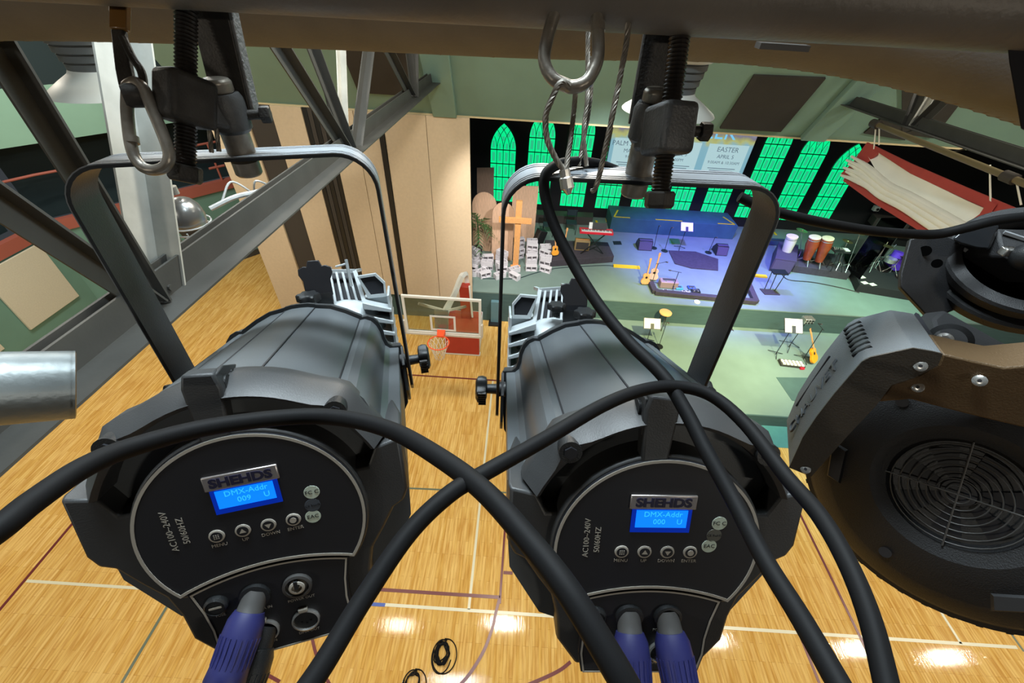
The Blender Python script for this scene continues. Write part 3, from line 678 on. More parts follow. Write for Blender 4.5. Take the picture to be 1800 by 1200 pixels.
# ------------------------------------------------------------------ stage gear
def dkp(px, py): return onz(px, py, ZD)
def top(px, py, base): return ony(px, py, base.y)          # point above a base standing at its depth
k0, k1, k2, k3 = dkp(966, 469), dkp(1077, 461), dkp(1066, 436), dkp(957, 432)
rs = thing('drum_riser', 'low dark carpeted riser carrying the red keyboard', 'riser', (k0 + k1) / 2)
MB().wprism([V((q.x, q.y, ZD)) for q in (k0, k1, k2, k3)], (0, 0, .26)).build('body', RISER, rs, bev=.01)
ZR = ZD + .26
def rp_(px, py): return onz(px, py, ZR)
# keyboard on X stand
c = rp_(1045, 446); kb = thing('keyboard', 'red stage keyboard with white keys on a folding stand', 'keyboard', c)
a_, b_ = ony(1018, 408, c.y), ony(1078, 405, c.y); zk = (a_.z + b_.z) / 2; kx = (a_.x + b_.x) / 2; kw = abs(b_.x - a_.x)
MB().box((kx, c.y, zk), (kw, .34, .09)).build('case', REDK, kb, bev=.01)
m = MB(); n_ = 30
for i in range(n_): m.box((kx - kw * .45 + kw * .9 * (i + .5) / n_, c.y - .08, zk + .05), (kw * .9 / n_ * .86, .15, .014))
m.build('keys', WHITE, kb)
m = MB()
for i in range(n_):
    if i % 7 not in (2, 6): m.box((kx - kw * .45 + kw * .9 * (i + 1) / n_, c.y - .04, zk + .062), (kw * .9 / n_ * .5, .09, .012))
m.build('black_keys', BLK, kb)
for s in (-1, 1): MB().bar((kx - .42 * s, c.y - .05 * s, ZR), (kx + .36 * s, c.y - .05 * s, zk - .05), .04, .03).build('stand_leg', BLK, kb)
MB().box((kx, c.y + .1, zk + .16), (kw * .45, .02, .22), M=Matrix.Rotation(-.4, 3, 'X')).build('music_rest', WHITE, kb)
MB().box((kx + .1, c.y + .06, zk + .18), (kw * .42, .02, .22), M=Matrix.Rotation(-.4, 3, 'X')).build('tablet', BLK, kb)
# small amp, stool, guitars on riser
c = rp_(1022, 440); am = thing('guitar_amplifier', 'tan tweed amplifier on the riser under the keyboard', 'amplifier', c)
MB().box(c + V((0, .1, .2)), (.55, .25, .40)).build('cabinet', mat('tweed', lin(150, 128, 86), .8), am, bev=.02); MB().box(c + V((0, -.03, .20)), (.46, .02, .28)).build('grille', DARK, am); MB().box(c + V((0, .1, .415)), (.5, .08, .03)).build('handle_strip', WOODC, am)
def guitar(px, py, z, label, col=GUIT, h=1.0, lean=.25, rz=0, dark=False):
    c = onz(px, py, z); t = thing('guitar', label, 'guitar', c)
    fr = Fr(c + V((0, 0, .04)), (cos(rz), sin(rz), 0), V((-sin(rz) * lean, cos(rz) * lean, 1)).normalized(), V((sin(rz), -cos(rz), lean)).normalized())
    s = h; pr = [(0, 0), (.12, .01), (.18, .07), (.19, .15), (.14, .24), (.12, .29), (.14, .35), (.135, .41), (.08, .46), (0, .47)]
    ol = [(x * s, y * s) for x, y in pr] + [(-x * s, y * s) for x, y in pr[-2:0:-1]]
    MB(fr).prism(ol, 0, .08 * s).build('body', col, t, bev=.008)
    MB(fr).box((0, .68 * s, .085 * s), (.05 * s, .62 * s, .025)).build('neck', WOODC, t)
    MB(fr).box((0, 1.05 * s, .08 * s), (.08 * s, .15 * s, .02)).build('headstock', WOODC if not dark else BLK, t, bev=.004)
    MB(fr).lathe((0, .3 * s, .081 * s), (0, 0, 1), [(.05 * s, 0), (.05 * s, .002)], 16).build('sound_hole', BLK, t)
    return t
guitar(975, 450, ZR, 'amber guitar on the keyboard riser, left one of two', GUIT, .75, .3, .4)
guitar(990, 442, ZR, 'orange guitar on the keyboard riser behind the near cable', mat('orange guitar top', lin(226, 110, 40), .35), .75, .3, -.3)
guitar(1132, 500, ZD, 'natural guitar upright on a stand left of the pedal riser', WOODC, .85, .15, .1)
guitar(1146, 492, ZD, 'pale bass guitar beside the natural guitar left of the pedal riser', mat('pale pink wood', lin(226, 186, 160), .5), .9, .12, -.15)
guitar(1428, 638, ZE, 'bright orange acoustic guitar beside the moving head lamp', mat('bright orange guitar', lin(250, 158, 20), .4), 1.0, .7, .7)
def micstand(px, py, tx, ty, z, label, base='round', boom=None, mic=True):
    c = onz(px, py, z); t = thing('microphone_stand', label, 'microphone stand', c); tp = top(tx, ty, c)
    if base == 'round': MB().lathe(c, (0, 0, 1), [(.13, 0), (.13, .015), (.03, .03)], 20).build('base', BLK, t)
    else:
        for k in range(3):
            a = 2 * pi * k / 3 + .4; MB().cyl(c + V((0, 0, .12)), c + V((cos(a) * .28, sin(a) * .28, .01)), .010, n=6).build('leg', BLK, t)
    MB().cyl(c, tp, .011, n=8).build('pole', BLK, t)
    e = tp
    if boom: e = tp + V(boom); MB().cyl(tp - V(boom) * .3, e, .008, n=6).build('boom', BLK, t)
    if mic: MB().cyl(e, e + V((.02, -.12, .06)), .014, .024, n=10).build('microphone', GREYP, t)
    return t
micstand(1149, 436, 1158, 397, ZD, 'round based microphone stand right of the purple lit monitor wedge')
micstand(1168, 441, 1180, 400, ZD, 'thin microphone stand between the green sheet and the dark rug')
micstand(1245, 444, 1257, 417, ZD, 'short microphone stand in the deep blue light beside the bracket')
micstand(1145, 500, 1157, 463, ZD, 'boom microphone stand at the left end of the pedal riser', 'tri', (.25, .05, .05))
micstand(1182, 508, 1193, 478, ZD, 'boom microphone stand over the pedal riser rack', 'tri', (-.35, 0, .05))
micstand(1312, 505, 1325, 440, ZD, 'tall boom stand at the right end of the pedal riser', 'tri', (-.2, .1, .2))
micstand(1158, 609, 1172, 566, ZE, 'round based microphone stand on the apron beside the music stand')
micstand(1412, 631, 1446, 578, ZE, 'leaning microphone stand with a red clip beside the orange guitar', 'tri', (-.15, .1, .12))
def music_stand(px, py, tx, ty, z, label, w_=.5, h_=.32, holes=True):
    c = onz(px, py, z); t = thing('music_stand', label, 'music stand', c); tp = top(tx, ty, c)
    for k in range(3):
        a = 2 * pi * k / 3 + .2; MB().cyl(c + V((0, 0, .1)), c + V((cos(a) * .25, sin(a) * .25, .01)), .010, n=6).build('leg', BLK, t)
    MB().cyl(c + V((0, 0, .02)), tp, .011, n=8).build('pole', BLK, t)
    R = Matrix.Rotation(radians(42), 3, 'X')
    MB().box(tp + V((0, 0, .1)), (w_ + .04, h_ + .03, .012), M=R).build('desk', BLK, t)
    MB().box(tp + V((0, 0, .1)) + R @ V((0, 0, .012)) * -1 + R @ V((0, 0, .024)), (w_, h_, .006), M=R).build('paper_sheet', PAPER, t)
    if holes: MB().box(tp + V((0, 0, .1)) + R @ V((.0, -h_ * .25, .018)), (w_ * .22, h_ * .5, .006), M=R).build('clip', BLK, t)
    return t
music_stand(1137, 600, 1145, 573, ZE, 'music stand with a white sheet on the apron, nearer the right spotlight')
music_stand(1363, 623, 1392, 577, ZE, 'music stand with a white sheet beside the two leaning stands', .52, .42)
music_stand(1194, 437, 1206, 403, ZD, 'music stand holding a lilac lit sheet in front of the blue platform', .46, .34)
c = onz(1386, 610, ZE); t = thing('gadget_stand', 'tripod stand topped by a small silver box right of the leaning music stand', 'stand', c); tp = top(1420, 562, c)
for k in range(3):
    a = 2 * pi * k / 3; MB().cyl(c + V((0, 0, .2)), c + V((cos(a) * .35, sin(a) * .35, .01)), .010, n=6).build('leg', BLK, t)
MB().cyl(c, tp, .011, n=8).build('pole', BLK, t); MB().box(tp, (.30, .22, .18), .1).build('box', CHROME, t, bev=.02)
m = MB()
for i in range(3):
    for j in range(2): m.cyl(tp + V((-.09 + .09 * i, -.112, -.04 + .08 * j)), tp + V((-.09 + .09 * i, -.125, -.04 + .08 * j)), .03, n=10)
m.build('knob', BLK, t)
# pedal board on apron
c = onz(1390, 641, ZE); t = thing('pedal_board', 'white button pedal board on the apron below the leaning stands', 'pedal board', c)
MB().box(c + V((0, 0, .05)), (.72, .26, .08), -.08).build('case', DARK, t, bev=.01); m = MB()
for i in range(6):
    for j in range(2): m.box(c + V((-.28 + .11 * i, -.06 + .12 * j - .01 * i * .8, .10)), (.08, .09, .03), -.08)
m.build('button', PAPER, t); MB().box(c + V((.25, -.17, .04)), (.12, .07, .06)).build('red_pedal', REDK, t)
flat('floor_pad', [(1177, 428), (1196, 429), (1193, 420), (1176, 419)], ZD, mat('green sheet', lin(60, 130, 90), .8), 'small green sheet on the blue lit deck', 'sheet')
flat('floor_pad', [(1079, 430), (1093, 430), (1091, 424), (1077, 424)], ZD, BLK, 'small black mat on the deck right of the keyboard riser', 'mat')
flat('floor_pad', [(1279, 577), (1290, 582), (1286, 576), (1277, 576)], ZE, DARK, 'small dark hatch plate on the apron right of the bracket', 'plate')
flat('rug', [(1175, 441), (1186, 464), (1215, 472), (1262, 476), (1262, 456), (1222, 443)], ZD, RISER, 'dark purple rug in the middle of the blue lit deck', 'rug', .03)
# monitor wedges
def wedge(px, py, w_, label, rz=0, m_=MONP, z=ZD, d_=.5, h_=.38):
    c = onz(px, py, z); t = thing('monitor_wedge', label, 'speaker', c)
    X, Yv = V((cos(rz), sin(rz), 0)), V((-sin(rz), cos(rz), 0))
    fr = Fr(c, Yv, (0, 0, 1), X); pr = [(-d_ / 2, 0), (d_ / 2, 0), (d_ / 2, h_ * .35), (d_ * .1, h_), (-d_ * .3, h_ * .9)]
    MB(fr).prism(pr, -w_ / 2, w_ / 2).build('cabinet', BLK, t, bev=.01)
    a = V((d_ / 2, h_ * .35)); b = V((d_ * .1, h_)); 
    MB(fr).loops([[( -d_ / 2 - .004, .03, s), (-d_ * .3 - .004, h_ * .86, s), (-d_ * .3 - .012, h_ * .86, s), (-d_ / 2 - .012, .03, s)] for s in (-w_ * .45, w_ * .45)]).build('grille', m_, t)
    MB(fr).box((-d_ * .1, h_ * .96, 0), (d_ * .36, .012, w_ * .9)).build('top_grille', m_, t)
    return t
wedge(1131, 435, .55, 'lilac lit floor monitor wedge on the deck behind the guitars')
wedge(1264, 444, .45, 'dark monitor wedge half hidden behind the spotlight bracket')
wedge(1360, 428, .9, 'low blue monitor on the deck beside the yellow tape marks', 0, mat('navy cloth', lin(30, 50, 80), .9), ZD, .35, .22)
# pedal riser: U shaped low frame
t = thing('pedal_riser', 'long low black frame of pedals across the front of the deck', 'riser', dkp(1235, 530))
a, b = dkp(1150, 517), dkp(1327, 534); b2 = dkp(1313, 502); a2 = dkp(1142, 499)
MB().bar(a + V((0, 0, .09)), b + V((0, 0, .09)), .14, .18, (0, 0, 1)).build('front_rail', RISER, t, bev=.01)
MB().bar(a + V((0, 0, .09)), a2 + V((0, 0, .09)), .12, .18, (0, 0, 1)).build('side_rail', RISER, t, bev=.01)
MB().bar(b + V((0, 0, .09)), b2 + V((0, 0, .09)), .12, .18, (0, 0, 1)).build('side_rail', RISER, t, bev=.01)
def gear(name, px, py, s, m_, label, z=ZD, cat='pedal', rz=0):
    c = onz(px, py, z); t = thing(name, label, cat, c); MB().box(c + V((0, 0, s[2] / 2)), s, rz).build('case', m_, t, bev=min(s) * .12)
    MB().box(c + V((0, s[1] * .12, s[2] + .004)), (s[0] * .7, s[1] * .4, .01), rz).build('top_plate', GREYP, t)
    for k in (-1, 1): MB().cyl(c + V((k * s[0] * .22, -s[1] * .28, s[2])), c + V((k * s[0] * .22, -s[1] * .28, s[2] + .02)), min(s[0], s[1]) * .11, n=10).build('knob', CHROME, t)
gear('amplifier_head', 1173, 503, (.62, .3, .25), mat('pinkish grey metal', lin(150, 128, 128), .5), 'boxy rack unit with small knobs inside the pedal riser', cat='amplifier')
gear('effect_pedal', 1193, 507, (.24, .2, .06), mat('sky blue pedal', lin(60, 160, 200), .4), 'sky blue effect pedal inside the pedal riser')
gear('effect_pedal', 1169, 513, (.16, .13, .07), WHITE, 'white effect pedal nearest the left end of the pedal riser')
gear('effect_pedal', 1201, 515, (.12, .13, .08), WHITE, 'left of two small white pedals in the middle of the pedal riser')
gear('effect_pedal', 1208, 515, (.12, .13, .08), WHITE, 'right of two small white pedals in the middle of the pedal riser')
gear('effect_pedal', 1152, 511, (.2, .16, .06), GREYP, 'grey pedal in the left corner of the pedal riser')
gear('effect_pedal', 1215, 507, (.26, .2, .06), mat('blue pedal', lin(50, 80, 150), .4), 'dark blue effect pedal right of the sky blue one')
gear('laptop_box', 1222, 512, (.3, .22, .05), BLK, 'flat black unit by the bracket inside the pedal riser', cat='box')
gear('effect_pedal', 1292, 522, (.3, .2, .08), GREYP, 'grey pedal at the right end of the pedal riser')
gear('effect_pedal', 1304, 512, (.2, .16, .1), CHROME, 'silver pedal at the right end of the pedal riser')
c = onz(1225, 531, ZD); tag(MB().lathe(c, (0, 0, 1), [(.10, 0), (.10, .03), (.07, .05)], 20).build('floor_light', WHITE), 'small white puck light just below the pedal riser', 'light')
c = ony(1167, 541, YD - .06); sd = thing('wooden_stool', 'round pale wood seat disc against the dark stage step', 'stool', V((c.x, c.y - .25, ZE)))
MB().lathe((c.x, c.y - .25, c.z - .02), (0, 0, 1), [(.20, 0), (.20, .03), (.18, .04)], 24).build('seat', WOODD, sd)
for k in range(3):
    a = 2 * pi * k / 3 + .5; MB().cyl((c.x + cos(a) * .08, c.y - .25 + sin(a) * .08, c.z), (c.x + cos(a) * .17, c.y - .25 + sin(a) * .17, ZE), .012, n=6).build('leg', DARK, sd)
tag(MB().lathe(onz(1389, 556 + 27, ZE), (0, 0, 1), [(.0, 0), (.09, 0), (.09, .02), (.0, .02)], 14).build('tape_dot', WOODD), 'small round yellow disc on the apron behind the music stand', 'disc') if False else None
# speaker stand with base plate at stage front right
c = dkp(1352, 517); t = thing('speaker_stand', 'three pole speaker stand on a dark base plate in front of the long riser', 'stand', c)
MB().wprism([dkp(x, y) for x, y in ((1335, 508), (1362, 511), (1371, 519), (1344, 518))], (0, 0, .03)).build('base_plate', RISER, t)
for x1, y1, x2, y2 in ((1344, 508, 1357, 478), (1353, 510, 1366, 480), (1361, 512, 1383, 478)):
    b_ = dkp(x1, y1); MB().cyl(b_, top(x2, y2, b_), .014, n=8).build('pole', BLK, t)
b_ = dkp(1353, 512); MB().box(top(1370, 478, b_), (.5, .3, .04)).build('tray', BLK, t)
# long percussion riser
t = thing('percussion_riser', 'long dark riser carrying the congas, right of the bracket', 'riser', dkp(1420, 470))
MB().wprism([dkp(1391, 478), dkp(1396, 448), dkp(1474, 459), dkp(1488, 492)], (0, 0, .28)).build('body', RISER, t, bev=.01)
ZP = ZD + .28
w1 = thing('subwoofer', 'dark purple subwoofer box at the left end of the percussion riser', 'speaker', dkp(1370, 470))
MB().wprism([dkp(1351, 476), dkp(1358, 446), dkp(1392, 452), dkp(1388, 482)], (0, 0, .55)).build('cabinet', mat('dark purple carpeted cabinet', lin(62, 54, 72), .9), w1, bev=.015)
q0 = dkp(1351, 476) + V((0, -.012, .05)); q1 = dkp(1388, 482) + V((0, -.012, .05)); MB().wprism([q0.lerp(q1, .06), q0.lerp(q1, .94), q0.lerp(q1, .94) + V((0, 0, .44)), q0.lerp(q1, .06) + V((0, 0, .44))], (0, .01, 0)).build('grille', MONP, w1)
def drum(px, py, tx, ty, z, r0, r1, m_, label, bulge=1.15):
    c = onz(px, py, z); tp = top(tx, ty, c); t = thing('conga_drum' if bulge > 1 else 'timbale_drum', label, 'drum', c); ax = tp - c; L = ax.length
    lift = .16 * L
    MB().lathe(c + ax.normalized() * lift, ax, [(r0, 0), (r0 * bulge * 1.15, (L - lift) * .4), (r1 * bulge, (L - lift) * .65), (r1, (L - lift) * .97)], 24).build('shell', m_, t)
    MB().lathe(c + ax.normalized() * L * .97, ax, [(r1 * 1.04, 0), (r1 * 1.04, .03), (r1 * .9, .035)], 24).build('head', SKIN, t)
    MB().lathe(c + ax.normalized() * L * .9, ax, [(r1 * 1.07, 0), (r1 * 1.07, .03)], 24, caps=False).build('hoop', CHROME, t)
    for k in range(3):
        a = 2 * pi * k / 3 + .3; MB().cyl(c + V((0, 0, lift + .1)), c + V((cos(a) * .32, sin(a) * .32, .0)), .015, n=6).build('leg', CHROME, t)
    return t
drum(1415, 462, 1433, 416, ZP, .13, .185, CONGA, 'reddish brown conga, left of the pair on the long riser')
drum(1436, 466, 1456, 418, ZP, .13, .185, CONGA, 'reddish brown conga, right of the pair on the long riser')
drum(1378, 452, 1393, 415, ZP, .15, .19, mat('white drum shell', lin(206, 200, 180), .4), 'white timbale drum on legs left of the congas', 1.0)
# percussion table / cymbals
for px, py, tx, ty, r, lb_ in ((1404, 448, 1410, 405, .2, 'thin cymbal on a stand behind the white timbale'), (1470, 470, 1490, 424, .18, 'small cymbal stand right of the congas'), (1486, 474, 1512, 410, .16, 'cymbal stand nearest the drum shield')):
    c = onz(px, py, ZP); tp = top(tx, ty, c); t = thing('cymbal_stand', lb_, 'cymbal', c)
    for k in range(3):
        a = 2 * pi * k / 3; MB().cyl(c + V((0, 0, .25)), c + V((cos(a) * .25, sin(a) * .25, 0)), .010, n=6).build('leg', CHROME, t)
    MB().cyl(c + V((0, 0, .1)), tp, .010, n=8).build('pole', CHROME, t); MB().lathe(tp, (.1, 0, 1), [(r, 0), (r * .3, .015), (r * .2, .035), (.01, .04)], 24).build('cymbal', mat('brass cymbal', (.5, .42, .2), .3, .9), t)
c = onz(1466, 474, ZP); tp = top(1478, 440, c); t = thing('percussion_table', 'small dark percussion tray of hand instruments right of the congas', 'table', c)
for k in range(4):
    a = pi / 4 + pi / 2 * k; MB().cyl(c + V((cos(a) * .28, sin(a) * .2, 0)), tp + V((cos(a) * .12, sin(a) * .12, 0)), .012, n=6).build('leg', BLK, t)
MB().box(tp, (.6, .4, .04)).build('tray', BLK, t, bev=.008); MB().box(tp + V((.18, 0, .04)), (.16, .2, .03)).build('white_box', WHITE, t)
m = MB()
for k in range(6): m.cyl(tp + V((-.22 + .07 * k, .02 * (k % 3), .03)), tp + V((-.2 + .07 * k, .12, .05)), .02, n=8)
m.build('shaker', CHROME, t)
# drum enclosure: riser + acrylic panels + kit
t = thing('drum_enclosure', 'black drum riser with clear acrylic shield behind the congas', 'drum shield', dkp(1550, 500))
e0, e1, e2, e3 = dkp(1503, 512), dkp(1478, 455), dkp(1660, 480), dkp(1640, 535)
MB().wprism([e0, e1, e2, e3], (0, 0, .3)).build('riser', mat('black riser carpet', (.015, .015, .017), .9), t, bev=.01)
ZQ = ZD + .3; up3 = V((0, 0, .3))
cfr = [e1 + up3, dkp(1496, 498) + up3 + V((.1, 0, 0))]
for i, (a, b) in enumerate(((V((e0.x + .15, e0.y + .3, ZQ)), V((e0.x + .15, e0.y + 1.1, ZQ))), (V((e0.x + .15, e0.y + 1.1, ZQ)), V((e0.x + .95, e0.y + 2.0, ZQ))), (V((e0.x + .95, e0.y + 2.0, ZQ)), V((e0.x + 2.2, e0.y + 2.2, ZQ))))):
    MB().wprism([a, b, b + V((0, 0, 1.6)), a + V((0, 0, 1.6))], (.006, .006, 0)).build('acrylic_panel', PLEXI, t)
    MB().cyl(b, b + V((0, 0, 1.6)), .012, n=6).build('hinge', GREYP, t)
sheets = [(1519, 489), (1529, 497), (1541, 500), (1521, 498)]
for i, (x, y) in enumerate(((1515, 487), (1520, 497), (1534, 500))):
    c = onz(x, y, ZQ); tag(MB().box(c + V((0, 0, .006)), (.22, .16, .006), .3).build('paper_sheet', PAPER), ('topmost', 'lower left', 'lower right')[i] + ' of three white sheets on the front edge of the drum riser', 'paper', 'papers on the drum riser')
c = onz(1560, 478, ZQ); dt = thing('drum_kit', 'purple lit drum kit with chrome stands behind the acrylic shield', 'drum kit', c)
PUR = mat('purple drum shell', lin(96, 60, 200), .35)
MB().lathe(c + V((.25, .2, .35)), (0, 1, .05), [(.28, -.2), (.28, .2)], 28).build('bass_drum', PUR, dt); MB().lathe(c + V((-.1, .0, .62)), (.1, .1, 1), [(.17, 0), (.17, .2)], 24).build('tom', PUR, dt); MB().lathe(c + V((.5, -.1, .6)), (-.1, .1, 1), [(.19, 0), (.19, .22)], 24).build('tom', PUR, dt)
MB().lathe(c + V((-.35, -.15, .5)), (0, 0, 1), [(.18, 0), (.18, .14)], 24).build('snare', CHROME, dt)
rk = random.Random(5)
for k in range(7):
    b_ = c + V((-.6 + .22 * k, rk.uniform(-.5, .5), 0)); hh = rk.uniform(.6, 1.1)
    MB().cyl(b_, b_ + V((rk.uniform(-.15, .15), rk.uniform(-.1, .1), hh)), .012, n=6).build('stand', CHROME, dt)
    for j in range(3):
        a = 2 * pi * j / 3 + k; MB().cyl(b_ + V((0, 0, .3)), b_ + V((cos(a) * .28, sin(a) * .28, 0)), .011, n=6).build('stand_leg', CHROME, dt)
    if k % 3 == 0: MB().lathe(b_ + V((0, 0, hh)), (.1, .1, 1), [(.24, 0), (.06, .02), (.01, .04)], 24).build('cymbal', mat('brass cymbal', (.5, .42, .2)), dt)
MB().lathe(c + V((.0, -.55, .4)), (0, 0, 1), [(.15, 0), (.15, .06)], 20).build('throne', BLK, dt)
# two stage cameras / lamps far right
c = dkp(1548, 418); t = thing('stage_camera', 'small white camera on a pole at the far right of the stage', 'camera', c)
MB().cyl(c, top(1541, 372, c), .012, n=6).build('pole', BLK, t); q = top(1540, 366, c); MB().box(q, (.22, .18, .2)).build('body', WHITE, t, bev=.02); MB().cyl(q + V((0, -.1, 0)), q + V((0, -.14, 0)), .05).build('lens', BLK, t)
c = dkp(1560, 425); t = thing('equipment_case', 'dark slanted equipment case below the red hemmed banner', 'case', c)
MB().box(top(1563, 390, c), (1.3, .5, .35), -.2).build('lid', mat('brown black case', lin(60, 56, 52), .7), t, bev=.02); MB().box(c + V((0, 0, .12)), (1.4, .5, .24), -.2).build('base', BLK, t)
# folding chairs in the dim left corner
def fchair(px, py, label):
    c = dkp(px, py); t = thing('folding_chair', label, 'chair', c)
    MB().box(c + V((0, 0, .44)), (.42, .40, .03)).build('seat', NIGHT, t, bev=.01); MB().box(c + V((0, .19, .76)), (.42, .03, .24)).build('backrest', NIGHT, t, bev=.01)
    for i, j in ((-1, -1), (1, -1), (1, 1), (-1, 1)): MB().cyl(c + V((.19 * i, .22 * j, 0)), c + V((.19 * i, .17 * j, .44 if j < 0 else .85)), .012, n=6).build('leg', BLK, t)
fchair(962, 412, 'dim folding chair left of the keyboard riser'); fchair(1002, 408, 'dim folding chair just behind the keyboard')
c = dkp(948, 428); t = thing('stage_speaker', 'tilted black speaker leaning right of the square plywood board', 'speaker', c)
MB().box(c + V((0, .05, .28)), (.34, .3, .55), .5, M=Matrix.Rotation(.5, 3, 'Z') @ Matrix.Rotation(.35, 3, 'Y')).build('cabinet', BLK, t, bev=.02); MB().box(c + V((-.02, -.12, .28)), (.26, .02, .42), M=Matrix.Rotation(.5, 3, 'Z') @ Matrix.Rotation(.35, 3, 'Y')).build('grille', DARK, t)
# curved cable on the deck
tag(MB().tube([onz(x, y, ZD) + V((0, 0, .015)) for x, y in ((845, 490), (905, 490), (935, 482), (965, 474), (1000, 470), (1060, 467), (1078, 468))], .013, 6).build('stage_cable', NIGHT), 'dark cable curving along the deck below the white blocks', 'cable')
tag(MB().tube([onz(x, y, ZD) + V((0, 0, .02)) for x, y in ((1372, 478), (1385, 492), (1430, 497), (1480, 507), (1510, 515))], .014, 6).build('stage_cable', BLK), 'black cable hanging loose along the long riser', 'cable')

# ================================================================== BASKETBALL HOOP
BY = 7.12
def hb(px, py): return ony(px, py, BY)
hp = thing('basketball_hoop', 'portable basketball hoop with glass backboard and red padded base', 'basketball hoop', onz(813, 620, 0))
x0, x1 = hb(705, 520).x, hb(846, 560).x; z0, z1 = 2.93, 3.93; xc_, w_ = (x0 + x1) / 2, x1 - x0
MB().box((xc_, BY, (z0 + z1) / 2), (w_ - .04, .014, z1 - z0 - .04)).build('glass_board', GLASS, hp)
fr = Fr((xc_, BY, (z0 + z1) / 2), (1, 0, 0), (0, 0, 1), (0, 1, 0))
def rect(w, h): return [(-w / 2, -h / 2), (w / 2, -h / 2), (w / 2, h / 2), (-w / 2, h / 2)]
MB(fr).annul(rect(w_, z1 - z0), rect(w_ - .11, z1 - z0 - .11), -.025, .025).build('frame', WHITE, hp, bev=.004)
f2 = Fr((xc_, BY - .012, z0 + .30), (1, 0, 0), (0, 0, 1), (0, 1, 0)); MB(f2).annul(rect(.56, .42), rect(.47, .33), -.004, .002).build('target_square', WHITE, hp)
pd = mat('off white edge pad', lin(206, 200, 188), .6)
MB().box((xc_, BY, z0 - .03), (w_ + .06, .07, .06)).build('bottom_pad', pd, hp, bev=.01)
for s in (-1, 1): MB().box((xc_ + s * (w_ / 2 + .015), BY, z0 + .15), (.05, .07, .36)).build('side_pad', pd, hp, bev=.01)
rc = V((hb(777, 590).x, BY - .40, 3.0))
MB().tube([rc + V((cos(a) * .228, sin(a) * .228, 0)) for a in [2 * pi * k / 32 for k in range(32)]], .012, 8, 0, closed=True).build('rim', ORANGE, hp)
MB().loops([[(rc.x - .09, BY - .03, 3.06), (rc.x + .09, BY - .03, 3.06), (rc.x + .09, BY - .03, 2.92), (rc.x - .09, BY - .03, 2.92)], [(rc.x - .07, BY - .20, 3.02), (rc.x + .07, BY - .20, 3.02), (rc.x + .07, BY - .20, 2.98), (rc.x - .07, BY - .20, 2.98)]]).build('rim_bracket', ORANGE, hp)
m = MB(); NR = 12
def nr(k): return (.222, .185, .15, .12, .105)[k]
for i in range(NR):
    for s in (1, -1):
        m.tube([rc + V((cos(2 * pi * (i + s * .5 * k) / NR) * nr(k), sin(2 * pi * (i + s * .5 * k) / NR) * nr(k), -.11 * k)) for k in range(5)], .0065, 5, 0)
m.build('net', NET, hp)
# arm from base to board
bt = onz(784, 619, 0); bt2 = onz(843, 622, 0); bw = bt2.x - bt.x; bx = (bt.x + bt2.x) / 2
MB().box((bx, bt.y + .55, .45), (bw, 1.1, .84)).build('base_box', WHITE, hp, bev=.02)
MB().box((bx, bt.y - .05, .50), (bw, .09, .86)).build('front_pad', REDPAD, hp, bev=.015); MB().box((bx, bt.y - .02, .04), (bw + .05, .14, .05)).build('base_frame', WHITE, hp)
MB().box((bx, bt.y + .5, .90), (bw * .96, 1.0, .06)).build('top_pad', REDPAD, hp, bev=.015)
pk = ony(817, 478, bt.y + .75)
cl0 = V((pk.x + .02, bt.y + .70, .9))
MB().bar(cl0, (pk.x, bt.y + .62, pk.z - .35), .30, .22, (1, 0, 0)).build('mast_pad', REDPAD, hp, bev=.02)
MB().tube([V((rc.x + .02, BY + .06, 3.25)), V((rc.x + .06, BY + .45, 3.30)), V((pk.x - .22, bt.y + .15, pk.z - .35)), V((pk.x - .06, bt.y + .5, pk.z)), V((pk.x + .04, bt.y + .75, pk.z - .1)), V((pk.x + .05, bt.y + .75, pk.z - .6))], .085, 4, 3).build('arm', WHITE, hp)
MB().bar((rc.x - .0, BY + .04, 3.05), (rc.x + .02, BY + .04, 3.55), .30, .05, (1, 0, 0)).build('board_bracket', WHITE, hp)
for s in (-1, 1): MB().bar((xc_ + s * .5, BY + .03, 3.7), (rc.x + .04, BY + .42, 3.25), .05, .05).build('brace', WHITE, hp)
MB().bar((pk.x + .16, bt.y + .5, pk.z - .3), (pk.x + .25, bt.y + .35, 1.2), .05, .05).build('lift_strut', WHITE, hp)

# ================================================================== RED AND WHITE BANNER + POLE AT RIGHT
XB = 6.8
def bp(px, py, X=XB): return onx(px, py, X)
bn = thing('tarpaulin_banner', 'white tarpaulin with red hems gathered in folds, slung at upper right', 'banner', bp(1650, 380))
UT = [(1524, 250), (1600, 287), (1700, 330), (1800, 372), (1880, 408)]; U2 = [(1534, 262), (1600, 305), (1700, 352), (1800, 396), (1880, 432)]
m = MB()
A_ = [bp(*q) for q in UT]; B_ = [bp(*q) for q in U2]
m.loops([[a, b, b + V((.03, 0, 0)), a + V((.03, 0, 0))] for a, b in zip(A_, B_)]).build('top_hem', REDT, bn, bev=.004)
L2 = [(1524, 272), (1547, 308), (1568, 326), (1600, 343), (1680, 388), (1800, 456)]
m = MB(); nU = 24; nV = 8; rows_ = []
def lerp2(Lst, t):
    s = t * (len(Lst) - 1); i = min(int(s), len(Lst) - 2); f = s - i; return (Lst[i][0] + (Lst[i + 1][0] - Lst[i][0]) * f, Lst[i][1] + (Lst[i + 1][1] - Lst[i][1]) * f)
for i in range(nU + 1):
    t_ = i / nU; a = bp(*lerp2(U2, t_)); b = bp(*lerp2(L2, t_)); r_ = []
    for j in range(nV + 1):
        s = j / nV; p = a.lerp(b, s); r_.append(p + V((.05 * sin(s * pi) + .02 * sin(9 * t_ + 3 * s), 0, 0)))
    rows_.append(r_ + [q + V((.012, 0, 0)) for q in reversed(r_)])
m.loops(rows_).build('cloth', TARP, bn, ang=60)
